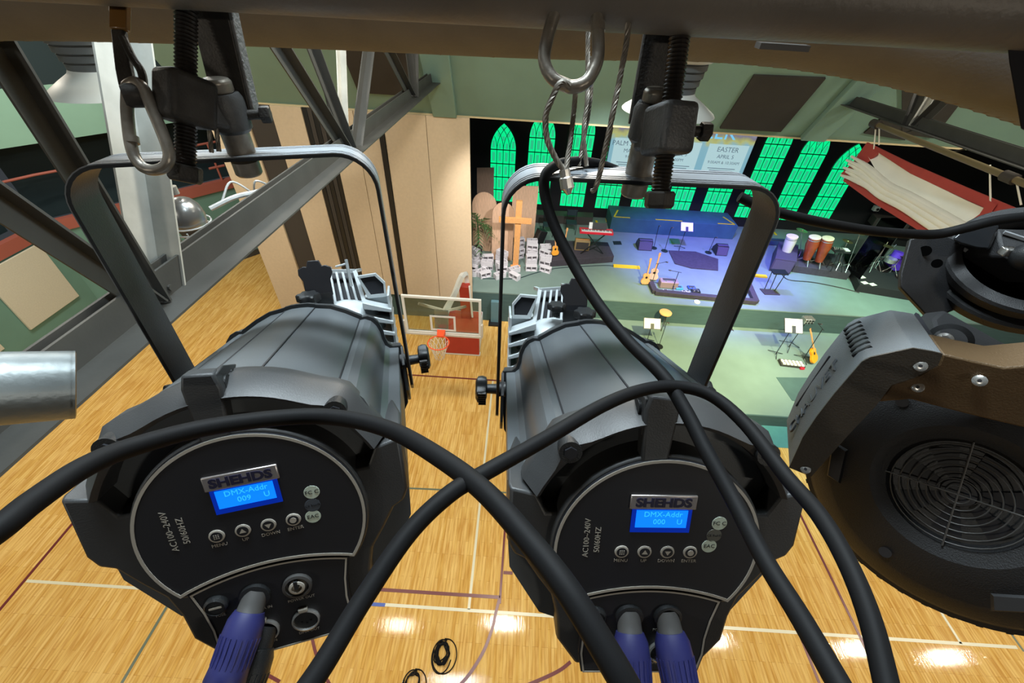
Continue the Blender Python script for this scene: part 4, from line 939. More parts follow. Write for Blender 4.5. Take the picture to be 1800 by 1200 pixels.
# gathered pleats
FT = [(1497, 274), (1522, 290), (1547, 312), (1568, 328), (1600, 343), (1680, 388), (1770, 440)]; FB = [(1484, 310), (1500, 317), (1522, 326), (1547, 345), (1587, 366), (1634, 398), (1715, 450)]
for k in range(6):
    f_ = (k + .1) / 5.4; pts = [bp(a[0] + (b[0] - a[0]) * f_ - (6 if i_ == 0 and k % 2 else 0), a[1] + (b[1] - a[1]) * f_, XB - .05 - .02 * (k % 2)) for i_, (a, b) in enumerate(zip(FT, FB))]
    MB().tube(pts, lambda t: .022 + .034 * min(1, t * 4), 10, 6).build('pleat', TARP, bn, ang=60)
L3 = [(1482, 318), (1531, 354), (1600, 396), (1645, 424), (1710, 466)]; L4 = [(1486, 308), (1531, 336), (1600, 374), (1645, 402), (1710, 446)]
m = MB(); m.loops([[bp(*a), bp(*b), bp(*b) + V((.04, 0, 0)), bp(*a) + V((.04, 0, 0))] for a, b in zip(L3, L4)]).build('lower_hem', REDT, bn)
m = MB(); E0 = [(1524, 250), (1512, 266), (1500, 284), (1488, 296), (1478, 305)]; E1 = [(1546, 266), (1530, 280), (1512, 292), (1500, 304), (1492, 318)]
m.loops([[bp(*a), bp(*b), bp(*b) + V((.04, 0, 0)), bp(*a) + V((.04, 0, 0))] for a, b in zip(E0, E1)]).build('end_hem', REDT, bn)
m = MB(); m.loops([[bp(*a, XB - .02), bp(*b, XB - .02), bp(*b, XB - .01), bp(*a, XB - .01)] for a, b in (((1738, 352), (1752, 360)), ((1722, 376), (1738, 380)), ((1700, 392), (1722, 394)))]).build('side_hem', REDT, bn)
q0, q1 = bp(1534, 216, XB - .05), bp(1790, 318, XB - .05); d_ = (q1 - q0).normalized()
bt_ = thing('banner_pole', 'long tarnished batten pole hung below the right truss', 'pole', (q0 + q1) / 2)
MB().cyl(q0, q1 + d_ * 1.2, .045, n=16).build('tube', mat('tarnished brass pipe', lin(120, 108, 80), .5, .3), bt_)
for f in (0.0, .93): MB().cyl(q0.lerp(q1, f), q0.lerp(q1, f) + d_ * .18, .075, n=12).build('coupling', DARK, bt_)
for k, (a, b) in enumerate(((0.02, (1536, 262)), (.05, (1545, 255)), (.84, (1741, 356)), (.97, (1795, 360)))):
    MB().tube([q0.lerp(q1, a) + V((0, 0, .05)), bp(*b)], .012, 5, 0).build('tie_rope', PAPER, bt_)
for f in (.25, .6): p_ = q0.lerp(q1, f); MB().cyl(p_, (7.0, p_.y, 7.34), .010, n=6).build('hanger', STEEL, bt_)

# ================================================================== COILED CABLES ON THE FLOOR
def coil(px, py, r, n, label, sd):
    c = onz(px, py, 0); rr = random.Random(sd); pts = []
    for i in range(n * 10):
        a = 2 * pi * i / 10; k = i / (n * 10); q = r * (.55 + .3 * rr.random()) if i % 10 else r * .8
        pts.append(c + V((cos(a) * q * .85 + .03 * sin(k * 20), sin(a) * q * 1.25, .012 + .05 * rr.random())))
    m = MB().tube(pts, .011, 5, 3)
    m.tube([c + V((cos(a) * r * 1.25 + r * .3, sin(a) * r * 1.5 - r * .2, .012)) for a in [radians(100 - 30 * k) for k in range(11)]], .010, 5, 3)
    m.tube([c + V((cos(a) * r * 1.0, sin(a) * r * 1.45 - r * .25, .012)) for a in [radians(70 + 28 * k) for k in range(11)]], .010, 5, 3)
    tag(m.build('coiled_cable', CABLE), label, 'cable')
coil(777, 1148, .17, 9, 'tangled black cable coil on the wood floor between the spotlights', 2)
coil(724, 1202, .16, 3, 'looser cable coil on the wood floor at the bottom edge', 6)

# ================================================================== THE TWO SPOTLIGHTS
def spotlight(T, mir, label, disp, sticks):
    TW, r, u, a = [V(q) for q in T]; r.normalize(); u.normalize(); a.normalize()
    O = TW + r * .0335
    F = Fr(O, r, u, a)                              # x right, y up, z along the beam
    t = thing('stage_spotlight', label, 'spotlight', F.p(0, .043, .297))
    PV, tpz = F.p(0, .043, .297), None
    # --- housing, outer outline seen from behind
    right_side = [(.143, .062), (.143, 0), (.137, -.013), (.126, -.019), (.112, -.042), (.097, -.064), (.0905, -.09), (.088, -.122), (.067, -.155)]
    lower = right_side + [(-x, y) for x, y in reversed(right_side)]
    n_top = [(cos(q) * .137, .006 + sin(q) * .137) for q in [radians(178 - 8 * k) for k in range(0)]]
    low = right_side[0:] + [(-x, y) for x, y in reversed(right_side)] + [(-.118, .056), (-.108, .035), (.108, .035), (.118, .056)]
    MB(F).loops([[(x * .985, y * .985, .008) for x, y in low], [(x, y, .016) for x, y in low], [(x, y, .07) for x, y in low], [(x * .9, y * .85, .15) for x, y in low]]).build('rear_housing', BODY, t, bev=.0025)
    an = [radians(156 - k * 132 / 28) for k in range(29)]
    def domeR(q, R):  # dome with shoulder bumps
        return (cos(q) * R, .006 + sin(q) * R)
    L = []
    for q in an:
        b_ = .0
        deg = math.degrees(q)
        for s in (48, 132):
            b_ += .008 * math.exp(-((deg - s) / 7.0) ** 2)
        x1, y1 = domeR(q, .142 + b_); x0, y0 = domeR(q, .124); x2, y2 = domeR(q, .128 + b_)
        L.append([(x0, y0, .004), (x2, y2, .0), (x1, y1, .022), (x1, y1, .040), (x0, y0, .08)])
    MB(F).loops(L).build('rear_ring', BODY, t)
    for s in (48, 132):
        c = domeR(radians(s), .133); MB(F).cyl((c[0], c[1], -.002), (c[0], c[1], .03), .0105, n=18).build('screw_well', BLK, t)
        MB(F).cyl((c[0], c[1], -.004), (c[0], c[1], .0), .006, n=6).build('screw', PANEL, t)
    MB(F).prism([(cos(q) * .130, .006 + sin(q) * .130) for q in [2 * pi * k / 48 for k in range(48)]], .06, .10).build('recess_back', BLK, t)
    # --- pod with control panel
    RC = .1015
    circ = [(cos(q) * RC, sin(q) * RC) for q in [radians(-39 + 258 * k / 50) for k in range(51)]]
    MB(F).prism(circ, .002, .062).build('control_pod', BODY, t, bev=.002)
    def arcb(x, top=-.043, drop=.0158): return top - drop * (x / .0785) ** 2
    def panel_poly(R, sx):
        th = math.asin(-.059 / .0985) if True else 0
        p = [(cos(q) * R, sin(q) * R) for q in [radians(-37 + 254 * k / 60) for k in range(61)]]
        xs = [-.0785 * sx + .157 * sx * k / 24 for k in range(1, 24)]
        return p + [(x, arcb(x)) for x in xs]
    pp = panel_poly(.0985, 1.0)
    MB(F).prism(pp, -.0012, .004).build('control_panel', PANEL, t)
    def outline(poly, wd, z, name, m_):
        n = len(poly); cx = sum(p[0] for p in poly) / n; cy = sum(p[1] for p in poly) / n; inn = []
        for i in range(n):
            p0, p1, p2 = V(poly[i - 1] + (0,)), V(poly[i] + (0,)), V(poly[(i + 1) % n] + (0,)); d1 = (p1 - p0).normalized(); d2 = (p2 - p1).normalized(); nn = V((-(d1.y + d2.y), d1.x + d2.x, 0)).normalized()
            c_ = max(.5, nn.dot(V((-d1.y, d1.x, 0)))); q = p1 + nn * (wd / c_)
            if (q - V((cx, cy, 0))).length > (p1 - V((cx, cy, 0))).length: q = p1 - nn * (wd / c_)
            inn.append((q.x, q.y))
        MB(F).annul(poly, inn, z - .0005, z).build(name, m_, t)
    outline(pp, .0028, -.0013, 'panel_border', LINE)
    lowp = [(-.0715 + .143 * k / 24, arcb(-.0715 + .143 * k / 24) - .0035) for k in range(25)] + [(.066, -.085), (.0635, -.108), (.0640, -.128), (.0600, -.153), (-.0600, -.153), (-.0640, -.128), (-.0635, -.108), (-.066, -.085)]
    MB(F).prism([(x * 1.03, y) for x, y in lowp], 0, .012).build('connector_panel', PANEL, t); outline(lowp, .0018, -.0005, 'connector_border', LINE)
    def tx(x, y, z=-.0016, ax=(1, 0)): return tm(F.p(x, y, z), r * ax[0] + u * ax[1], u * ax[0] - r * ax[1])
    B = lambda x: x - .0335
    # badge, display, buttons
    MB(F).box((B(.0335), .0555, -.0022), (.062, .0150, .0022)).build('badge', SILV, t, bev=.001)
    bo = text('badge_letters', 'SHEHDS', .0140, tx(B(.0335), .0553, -.0036) @ Matrix.Diagonal((1.02, .88, 1, 1)), mat('navy badge letters', (.012, .012, .04), .5), t, .0003, bold=.0006)
    MB(F).box((B(.0335), .0350, -.0016), (.056, .0250, .001)).build('display_window', LCDD, t)
    MB(F).box((B(.0335), .0375, -.0023), (.048, .0185, .0008)).build('display', LCD, t)
    merge_text('display_text', [(disp[0], .0078, tx(B(.0345), .0425, -.0029)), (disp[1], .0078, tx(B(.0315), .0345, -.0029)), ('U', .0078, tx(B(.0505), .0345, -.0029))], LCDT, t, .0001)
    for i, nm in enumerate(('MENU', 'UP', 'DOWN', 'ENTER')):
        x = B(.022 * i); b_ = MB(F).lathe((x, 0, -.0012), (0, 0, -1), [(.0068, 0), (.0066, .0010), (.0060, .0012)], 24).build('button', LINE, t)
        MB(F).lathe((x, 0, -.0023), (0, 0, -1), [(.0050, 0), (.0050, .0004)], 24).build('button_ring', PANEL, b_)
        mk = MB(F)
        if i == 1: mk.poly([(x - .0030, -.0018, -.0029), (x + .0030, -.0018, -.0029), (x, .0030, -.0029)])
        elif i == 2: mk.poly([(x - .0030, .0018, -.0029), (x + .0030, .0018, -.0029), (x, -.0030, -.0029)])
        elif i == 0:
            for p_ in (-.0018, 0, .0018):
                for q_ in (-.0018, 0, .0018): mk.box((x + p_, q_, -.0029), (.0010, .0010, .0002))
        else: mk.lathe((x, 0, -.0028), (0, 0, -1), [(.0030, 0), (.0030, .0003)], 16)
        mk.build('button_mark', LINE, b_)
    fx = -.019 - .0335
    merge_text('printed_label', [(nm, .0049, tx(B(.022 * i), -.0102)) for i, nm in enumerate(('MENU', 'UP', 'DOWN', 'ENTER'))] + [('AC100~240V', .0078, tx(B(-.0345), .015, -.0016, (0, 1))), ('50/60HZ', .0078, tx(B(-.0240), .013, -.0016, (0, 1))),
        ('FUSE', .0042, tx(B(-.019), -.0910, -.0008)), ('POWER OUT', .0044, tx(B(.0540), -.0960, -.0008)), ('POWER IN', .0044, tx(B(.0160), -.0960, -.0008)), ('DMX OUT', .0044, tx(B(.0530), -.1400, -.0008)), ('DMX IN', .0044, tx(B(.0140), -.1400, -.0008))], LINE, t, .0001)
    for (x, y), s_, dk_ in zip(sticks, ('FC C', 'CE RoHS', 'EAC'), (0, 1, 0)):
        so = MB(F).lathe((x, y, -.0012), (0, 0, -1), [(.0072, 0), (.0071, .0003)], 28).build('sticker', mat('dim foil sticker', lin(112, 112, 104), .35, .4) if dk_ and mir < 0 else (mat('dark foil sticker', lin(70, 76, 84), .4) if dk_ else STICK), t)
        text('sticker_text', s_, .0058 if not dk_ else .0036, tx(x, y, -.0017), PANEL, so, .0001)
    # connectors
    q = (B(-.019), -.077); MB(F).lathe((q[0], q[1], 0), (0, 0, -1), [(.0105, 0), (.0105, .004), (.0085, .006), (.0085, .0045), (.0, .0045)], 24, caps=False).build('fuse_holder', BLK, t); MB(F).box((q[0], q[1], -.0052), (.011, .002, .001)).build('fuse_slot', LINE, t)
    def xlr(x, y):
        o_ = MB(F).lathe((x, y, 0), (0, 0, -1), [(.0135, 0), (.0135, .003), (.0118, .0035), (.0112, .0), (.0112, .0)], 28, caps=False).build('data_socket', CHROME, t)
        MB(F).lathe((x, y, -.0006), (0, 0, -1), [(.0112, 0), (.0112, .0004)], 24).build('socket_face', BLK, o_)
        m = MB(F)
        for k in range(3): m.cyl((x + cos(radians(210 + 60 * k * 1.0)) * .005, y + sin(radians(210 + 60 * k)) * .005, -.001), (x + cos(radians(210 + 60 * k)) * .005, y + sin(radians(210 + 60 * k)) * .005, -.0018), .0012, n=8)
        m.build('pin_hole', PANEL, o_); MB(F).box((x, y + .0145, -.002), (.009, .0045, .004)).build('latch', LINE, o_, bev=.001)
    xlr(B(.0530), -.124); xlr(B(.0140), -.124)
    def pwr(x, y):
        o_ = MB(F).lathe((x, y, 0), (0, 0, -1), [(.0138, 0), (.0138, .004), (.0110, .0045), (.0108, .0005), (.0, .0005)], 32, caps=False).build('power_socket', GREYP if mir > 0 else BLK, t)
        MB(F).lathe((x, y, -.0006), (0, 0, -1), [(.0075, 0), (.0075, .0045), (.005, .005), (.005, .001)], 24).build('socket_core', LINE, o_); MB(F).box((x, y + .004, -.0035), (.0035, .009, .006)).build('key_slot', BLK, o_)
    pwr(B(.0540), -.0780)
    MB(F).lathe((B(.0150), -.0780, 0), (0, 0, -1), [(.0138, 0), (.0138, .004), (.0100, .0045)], 32).build('power_inlet', BLK, t)
    # safety eyelet over the recess
    s_ = -1 if mir < 0 else 1
    ex = -.012 if mir < 0 else -.012
    lug = [(-.0115, .088), (.0115, .088), (.0145, .122), (.0165, .142), (.0135, .157), (-.0105, .159), (-.0140, .146)]
    eb = MB(F).loops([[(x + ex, y, .0) for x, y in lug], [(x + ex, y, .017) for x, y in lug]]).build('safety_bracket', BODY, t, bev=.0025)
    sx = .0150 * (1 if mir > 0 else -1)
    MB(F).loops([[(ex + sx * .95, .120, .003), (ex + sx * .95, .155, .003), (ex + sx * 1.05, .158, .018), (ex + sx * 1.05, .150, .045), (ex + sx * .95, .128, .022)], [(ex + sx * .75, .120, .003), (ex + sx * .75, .155, .003), (ex + sx * .8, .158, .018), (ex + sx * .8, .150, .045), (ex + sx * .75, .128, .022)]]).build('bracket_cheek', BODY, t, bev=.001)
    MB(F).cyl((ex + sx * .9, .142, .016), (ex + sx * 1.12, .142, .016), .0075, n=20).build('eyelet_hole', BLK, t); MB(F).cyl((ex + sx * .9, .147, .030), (ex + sx * 1.12, .147, .030), .0028, n=12).build('pin_hole', BLK, t)
    # --- barrel
    hp_ = [(0, .1440), (.012, .1435), (.0215, .1415), (.0225, .1405), (.045, .1365), (.066, .1265), (.0865, .1140), (.0880, .1120), (.0960, .1125), (.1050, .1080), (.1120, .0990), (.1165, .0870), (.1180, .0740), (.1215, .0620), (.1285, .0560), (.1425, .0550), (.1435, .0535), (.1435, .0150), (.139, -.050), (.105, -.110), (.055, -.130)]
    sec = hp_ + [(-x, y) for x, y in reversed(hp_[1:])]
    def at(z, k=1.0): return [(x * k, .006 + (y - .006) * k, z) for x, y in sec]
    MB(F).loops([at(.032), at(.10), at(.20), at(.347)]).build('barrel', BARREL, t, ang=22)
    for x_, y_ in ((.0220, .1413), (.0872, .1131), (-.0220, .1413), (-.0872, .1131)):
        MB(F).tube([(x_, y_, .04), (x_, y_, .345)], .0011, 6, 0).build('barrel_seam', PANEL, t)
    MB(F).loops([at(.347, 1.0), at(.347, 1.042), at(.352, 1.045), at(.353, 1.0)]).build('front_gasket', BLK, t, ang=22)
    MB(F).loops([at(.353, 1.01), at(.353, 1.035), at(.372, 1.025), at(.376, .98)]).build('front_rim', BODY, t, ang=22)
    MB(F).loops([[(x * k, .0 + y * k, z) for x, y in sec] for z, k in ((.374, .93), (.40, .90), (.46, .80), (.54, .70), (.60, .62))]).build('front_cover', ALU, t, ang=40)
    MB(F).cyl((0, -.01, .58), (0, -.01, .80), .070, .074, n=32).build('lens_tube', BODY, t)
    g = mir
    for k in range(6):
        y0_ = .118 - .022 * k
        MB(F).loops([[(g * .092, y0_ + .016, z), (g * .140, y0_ - .002, z), (g * .140, y0_ - .008, z), (g * .092, y0_ + .004, z)] for z in (.385, .52)]).build('cooling_fin', ALU, t, bev=.001)
    MB(F).box((g * .137, .06, .455), (.004, .16, .12)).build('fin_edge', ALU, t)
    # wire-like cage of the shutter gate
    cg = MB(F)
    q4 = [(g * .030, .126, .43), (g * .094, .122, .42), (g * .082, .182, .46), (g * .026, .186, .47)]
    for i in range(4): cg.bar(q4[i], q4[(i + 1) % 4], .007, .006)
    for k in (1, 2, 3, 4):
        f_ = k / 5; pa = V(q4[0]).lerp(V(q4[1]), f_); pb = V(q4[3]).lerp(V(q4[2]), f_); cg.bar(pa, pb, .004, .004)
    cg.bar(V(q4[3]) + V((0, 0, 0)), (g * .03, .184, .53), .006, .006); cg.bar(q4[2], (g * .085, .175, .54), .006, .006)
    cg.build('gate_cage', ALU, t)
    MB(F).loops([[(g * .032, .120, .445), (g * .092, .116, .435), (g * .082, .178, .475), (g * .028, .182, .485)], [(g * .032, .105, .50), (g * .092, .100, .50), (g * .082, .150, .53), (g * .028, .154, .53)]]).build('gate_core', PANEL, t)
    MB(F).sphere((g * .058, .078, .425), .058, (1.15, 1.0, .9), 20).build('shutter_housing', ALU, t)
    MB(F).loops([[(g * .028, .120, .42), (g * .098, .112, .41), (g * .098, .090, .41), (g * .02, .100, .42)], [(g * .028, .110, .52), (g * .095, .105, .52), (g * .095, .08, .52), (g * .02, .09, .52)]]).build('gate_base', ALU, t)
    MB(F).prism([(g * .092, .172), (g * .118, .174), (g * .131, .158), (g * .130, .140), (g * .106, .140)], .425, .432).build('shutter_blade', PANEL, t)
    MB(F).annul([(g * .088, .176), (g * .120, .178), (g * .1345, .160), (g * .1335, .134), (g * .100, .134)], [(g * .092, .172), (g * .118, .174), (g * .131, .158), (g * .130, .140), (g * .106, .140)], .422, .436).build('blade_frame', ALU, t)
    MB(F).loops([[(g * .070, .125, .42), (g * .100, .136, .43), (g * .133, .136, .43), (g * .137, .115, .43), (g * .09, .095, .42)], [(g * .070, .11, .5), (g * .100, .12, .5), (g * .133, .12, .5), (g * .137, .10, .5), (g * .09, .09, .5)]]).build('gate_side', ALU, t)
    # gobo holder plate with scalloped top and stem
    hx = g * .030
    ho = [(-.022, .158), (.022, .158), (.022, .186), (.0275, .197), (.0265, .207), (.018, .211), (.0125, .210), (.009, .220), (-.009, .220), (-.0125, .210), (-.018, .211), (-.0265, .207), (-.0275, .197), (-.022, .186)]
    MB(F).prism([(hx * .75 + x, y - .008) for x, y in ho], .405, .410).build('gobo_holder', PANEL, t, bev=.001)
    MB(F).box((hx * .75 + g * .002, .138, .407), (.036, .034, .006)).build('holder_stem', BLK, t)
    def knob(x, y, z, rad, h):
        MB(F).lathe((x, y, z), (0, .98, -.2), [(rad * .42, -h), (rad * .42, 0), (rad * .8, 0), (rad, h * .15), (rad, h * .85), (rad * .9, h)], 40, lob=lambda q: 1 + .13 * cos(6 * q)).build('clamp_knob', BLK, t)
    knob(g * .008, .146, .385, .0175, .014)
    if mir < 0: knob(g * .056, .156, .40, .015, .012)
    MB(F).box((-g * .0 + hx * .2, .128, .385), (.03, .012, .03)).build('knob_base', BODY, t)
    if mir > 0:
        MB(F).tube([(.055, .197, .42), (.072, .200, .42), (.074, .203, .42)], .0018, 6, 0).build('shutter_handle', ALU, t); MB(F).tube([(.0745, .208, .42), (.0755, .160, .42)], .0028, 6, 0).build('shutter_lever', ALU, t)
    # --- yoke: strap hanging straight down from the clamp
    top_ = V(YT[mir]); zt = 8.925 if mir > 0 else 8.931
    up_ = (V((top_.x, top_.y, zt)) - PV); H = up_.length; up_.normalize(); rr_ = (r - up_ * r.dot(up_)).normalized(); fw = up_.cross(rr_)
    Y_ = Fr(PV, rr_, up_, fw); hw = .1545; rad = .040; th = .0035; wd = .056
    prof = [(-hw, -.052), (-hw, -.030)] + [(-hw, H - rad)] + [(-hw + rad - cos(q) * rad, H - rad + sin(q) * rad) for q in [radians(11.25 * k) for k in range(1, 9)]]
    prof = prof + [(-x, y) for x, y in reversed(prof)]
    L = []; n_ = len(prof)
    def norm(i):
        p0, p1 = V(prof[max(0, i - 1)] + (0,)), V(prof[min(n_ - 1, i + 1)] + (0,)); d = (p1 - p0).normalized(); return V((-d.y, d.x, 0))
    def strap(w0, w1, t0, t1):
        L = []
        for i in range(n_):
            nn = norm(i); x, y = prof[i]; ta = .35 if i in (0, n_ - 1) else 1
            L.append([(x + nn.x * t0, y + nn.y * t0, w0 * ta), (x + nn.x * t1, y + nn.y * t1, w0 * ta), (x + nn.x * t1, y + nn.y * t1, w1 * ta), (x + nn.x * t0, y + nn.y * t0, w1 * ta)])
        return L
    YK = mat('satin black yoke', (.024, .027, .030), .42, .1, bump=.15, bscale=500, vary=.2, scale=20)
    yk = MB(Y_).loops(strap(-wd / 2, wd / 2, 0, th)).build('yoke', YK, t, ang=25)
    ed = mat('yoke ridge sheen', (.22, .24, .26), .38, .1)  # light reflected by the strap is put into this pale ridge colour
    for w0, w1 in ((-.0278, -.0240), (-.0212, -.0172), (-.0142, .0118), (.0148, .0196), (.0226, .0278)): MB(Y_).loops(strap(w0, w1, th, th + .0012)).build('yoke_ridge', ed, yk, ang=25)
    for s in (-1, 1): MB(Y_).cyl((s * .095, H + th - .001, 0), (s * .095, H + th + .0009, 0), .0075, n=24).build('mounting_hole', PANEL, yk)
    # side fittings
    for s in (-1, 1):
        MB(Y_).cyl((s * .1445, 0, 0), (s * .1545, 0, 0), .012, n=20).build('pivot_washer', BODY, t)
        seg = [(cos(q) * .058, -.010 + sin(q) * .060) for q in [radians(190 + 160 * k / 16) for k in range(17)]] + [(.030, .012), (-.030, .012)]
        MB(Fr(Y_.p(s * .1475, 0, 0), fw, up_, rr_ * s)).prism([(x * .9, y) for x, y in seg], 0, .004).build('tilt_plate', BLK, t)
        MB(Y_).cyl((s * .157, 0, 0), (s * .176, 0, 0), .0085, .0075, n=20).build('knob_shaft', BLK, t)
        kb_ = MB(Y_).lathe((s * .174, 0, 0), (s, 0, 0), [(.012, 0), (.0185, .002), (.0205, .008), (.0195, .015), (.014, .018)], 48, lob=lambda q: 1 + .14 * cos(5 * q)).build('tilt_knob', BLK, t)
        mm = MB(Y_)
        for k in range(6): mm.box((s * .181, -.014 + .0045 * k, -.0200), (.012, .0016, .004))
        mm.build('grip_rib', GREYP, kb_)
    return F, Y_, H, t
YT = {1: (-.336, .485), -1: (.136, .487)}
TL = [(-.263822, .162954, 8.691353), (.952226, .305387, -.002088), (-.127057, .402373, .906616), (-.277709, .863038, -.421952)]
TR = [(.117273, .173319, 8.690128), (.998739, .047264, .016956), (-.036075, .44049, .897033), (-.034928, .896513, -.441639)]
FL, YL, HL, SL_ = spotlight(TL, 1, 'left black stage spotlight whose lit blue display reads address 009', ('DMX-Addr', '009'), ((.0540, .0255), (.0520, .0110), (.0500, -.0015)))
FR_, YR, HR, SR_ = spotlight(TR, -1, 'right black stage spotlight whose lit blue display reads address 000', ('DMX-Addr', '000'), ((.0560, .0325), (.0530, .0190), (.0500, .0070)))

# ================================================================== CLAMPS
def clamp(Yk, H, s, bt_, bb_, label, casting, armM):
    """half clamp: hook over the pipe, casting block, long jaw bolt, hex set screw, spigot down to the yoke"""
    base = Yk.p(s, H, 0); t = thing('pipe_clamp', label, 'clamp', base)
    bt0, bb0 = P(*bt_), P(*bb_); ax = (bb0 - bt0).normalized()
    hz = pipz(base.x)
    m = MB(); r = .0098; L = (bb0 - bt0).length; u, v = basis(ax); n = int(L / .0034); loops = []
    for i in range(n * 2 + 1):
        rr = r if i % 2 else r * .84; loops.append([bt0 + ax * (L * i / (n * 2)) + (u * cos(q) + v * sin(q)) * rr for q in [2 * pi * k / 20 for k in range(20)]])
    m.loops(loops).build('jaw_bolt', BOLT, t, ang=60)
    MB().lathe(bb0, ax, [(.0135, 0), (.0155, .002), (.0155, .014), (.013, .017)], 6).build('bolt_head', IRON, t, bev=.001)
    # casting round the bolt and round the spigot
    sx = base; sp_top = V((base.x, base.y, base.z + .118)); 
    jb = bt0.lerp(bb0, casting); jc = V((sp_top.x, sp_top.y, base.z + (.043 if not armM else .054))); 
    side = (jc - jb); side = (side - ax * side.dot(ax)); w_ = side.length; side.normalize(); nrm = ax.cross(side)
    fr = Fr(jb, side, -ax, nrm)
    MB(fr).box((0, 0, 0), (.044, .046, .036)).build('bolt_boss', CASTG if armM else IRON, t, bev=.006, seg=3)
    MB(fr).loops([[(.010, -.022, -.016), (.010, .012, -.016), (.010, .012, .016), (.010, -.022, .016)], [(w_ * .6, -.018, -.014), (w_ * .6, .006, -.014), (w_ * .6, .006, .014), (w_ * .6, -.018, .014)], [(w_ + .004, -.016, -.016), (w_ + .004, .014, -.016), (w_ + .004, .014, .016), (w_ + .004, -.016, .016)]]).build('casting_web', CASTG, t, bev=.004)
    MB().lathe(jc - V((0, 0, .016)), (0, 0, 1), [(.0165, 0), (.020, .004), (.020, .032), (.017, .038)], 28).build('spigot_boss', CASTG, t)
    MB().lathe(V((base.x, base.y, base.z + .0)), (0, 0, 1), [(.0145, 0), (.0145, .058), (.0130, .060)], 28).build('spigot', GALV, t)
    MB().lathe(V((base.x, base.y, base.z - .020)), (0, 0, 1), [(.013, 0), (.0145, .002), (.0145, .016)], 28).build('spigot_nut', GALV, t)
    MB().lathe(jc + V((0, 0, .022)), (0, 0, 1), [(.0130, 0), (.0140, .002), (.0140, .010), (.0115, .013)], 24).build('spigot_bolt_head', GALV, t, bev=.001)
    # set screw
    sd = (V(armS).normalized() if False else rr_of(Yk) * (1 if s_dir[label[0:4]] > 0 else 1))
    c0 = jc if s_dir[label[0:4]] > 0 else jb
    MB().cyl(c0 + sd * .012, c0 + sd * .034, .0052, n=14).build('set_screw', IRON, t); MB().lathe(c0 + sd * .032, sd, [(.0085, 0), (.009, .001), (.009, .009), (.0075, .010)], 6).build('set_screw_head', IRON, t)
    # hook arm rising behind the pipe and over it
    hk0 = jc + V((0, .012, -.002)); X = V((1, 0, 0)); wv = .016
    pts = [hk0, V((hk0.x, PY + .030, hz - .055)), V((hk0.x, PY + PR + .010, hz - .01)), V((hk0.x, PY + PR + .006, hz + .018)), V((hk0.x, PY + .012, hz + PR + .009)), V((hk0.x, PY - .018, hz + PR + .004)), V((hk0.x, PY - PR - .004, hz + .012))]
    pts = smooth(pts, 4); L = []
    for i, p_ in enumerate(pts):
        d = (pts[min(i + 1, len(pts) - 1)] - pts[max(0, i - 1)]).normalized(); nn = d.cross(X).normalized(); k = 1.25 - .25 * i / len(pts)
        L.append([p_ - X * wv * k - nn * .0035, p_ + X * wv * k - nn * .0035, p_ + X * wv * k + nn * .0035, p_ - X * wv * k + nn * .0035])
    MB().loops(L).build('hook_arm', IRON, t, bev=.0015)
    MB().loops([[q[1], q[1] + X * .004, q[2] + X * .004 + V((0, .006, 0)), q[2] + V((0, .006, 0))] for q in L[:14]]).build('hook_flange', mat('bare grey casting', (.22, .22, .22), .5, .3, bump=.7, bscale=250), t, bev=.001)
    return t
def rr_of(Yk): return Yk.x
s_dir = {'left': 1, 'righ': -1}
clamp(YL, HL, .014, (327, 12, .40), (326, 290, .430), 'left cast pipe clamp holding up the left spotlight', .57, False)
clamp(YR, HR, -.006, (1197, 48, .385), (1161, 336, .430), 'right cast pipe clamp holding up the right spotlight', .60, True)

# ================================================================== CARABINERS AND WIRE ROPE
def rope(pts, r, label, name='wire_rope', extra=None, strands=True):
    pts = smooth([P(*p) for p in pts], 14); t = thing(name, label, 'wire rope', pts[0])
    n = len(pts); Ls = [0]
    for i in range(1, n): Ls.append(Ls[-1] + (pts[i] - pts[i - 1]).length)
    MB().tube(pts, r * .72, 6, 0).build('core', ROPE, t)
    N = max(12, int(Ls[-1] / .0026)); rs = []
    for i in range(N + 1):
        s = Ls[-1] * i / N; j = 0
        while j < n - 2 and Ls[j + 1] < s: j += 1
        f = (s - Ls[j]) / max(1e-9, Ls[j + 1] - Ls[j]); rs.append((pts[j].lerp(pts[j + 1], f), (pts[j + 1] - pts[j]).normalized(), s))
    u = basis(rs[0][1])[0]; us = []
    for p_, d, s in rs: u = (u - d * u.dot(d)).normalized(); us.append(u)
    m = MB()
    for k in range(6):
        m.tube([p_ + (us[i] * cos(2 * pi * k / 6 + s / .0042) + d.cross(us[i]) * sin(2 * pi * k / 6 + s / .0042)) * r * .62 for i, (p_, d, s) in enumerate(rs)], r * .40, 4, 0)
    m.build('strand', ROPE, t)
    return t
def carabiner(loop, r, label, gate):
    pts = [P(*p) for p in loop]; t = thing('carabiner', label, 'carabiner', pts[0])
    MB().tube(smooth(pts + [pts[0]], 8)[:-1], r, 14, 0, closed=True).build('frame', GALV, t, ang=80)
    a, b = P(*gate[0]), P(*gate[1]); MB().lathe(a, b - a, [(r * 1.12, 0), (r * 1.12, (b - a).length)], 16).build('gate', GALV, t)
    return t
carabiner([(1002, 153, .372), (972, 138, .372), (957, 108, .372), (961, 72, .37), (975, 22, .365), (990, -40, .36), (1010, -75, .36), (1036, -60, .36), (1046, -20, .362), (1050, 40, .365), (1051, 100, .37), (1037, 136, .372), (1020, 150, .372)], .0056, 'large steel carabiner hanging from the pipe near the centre', ((1051, 56, .3665), (1051, 40, .3655)))
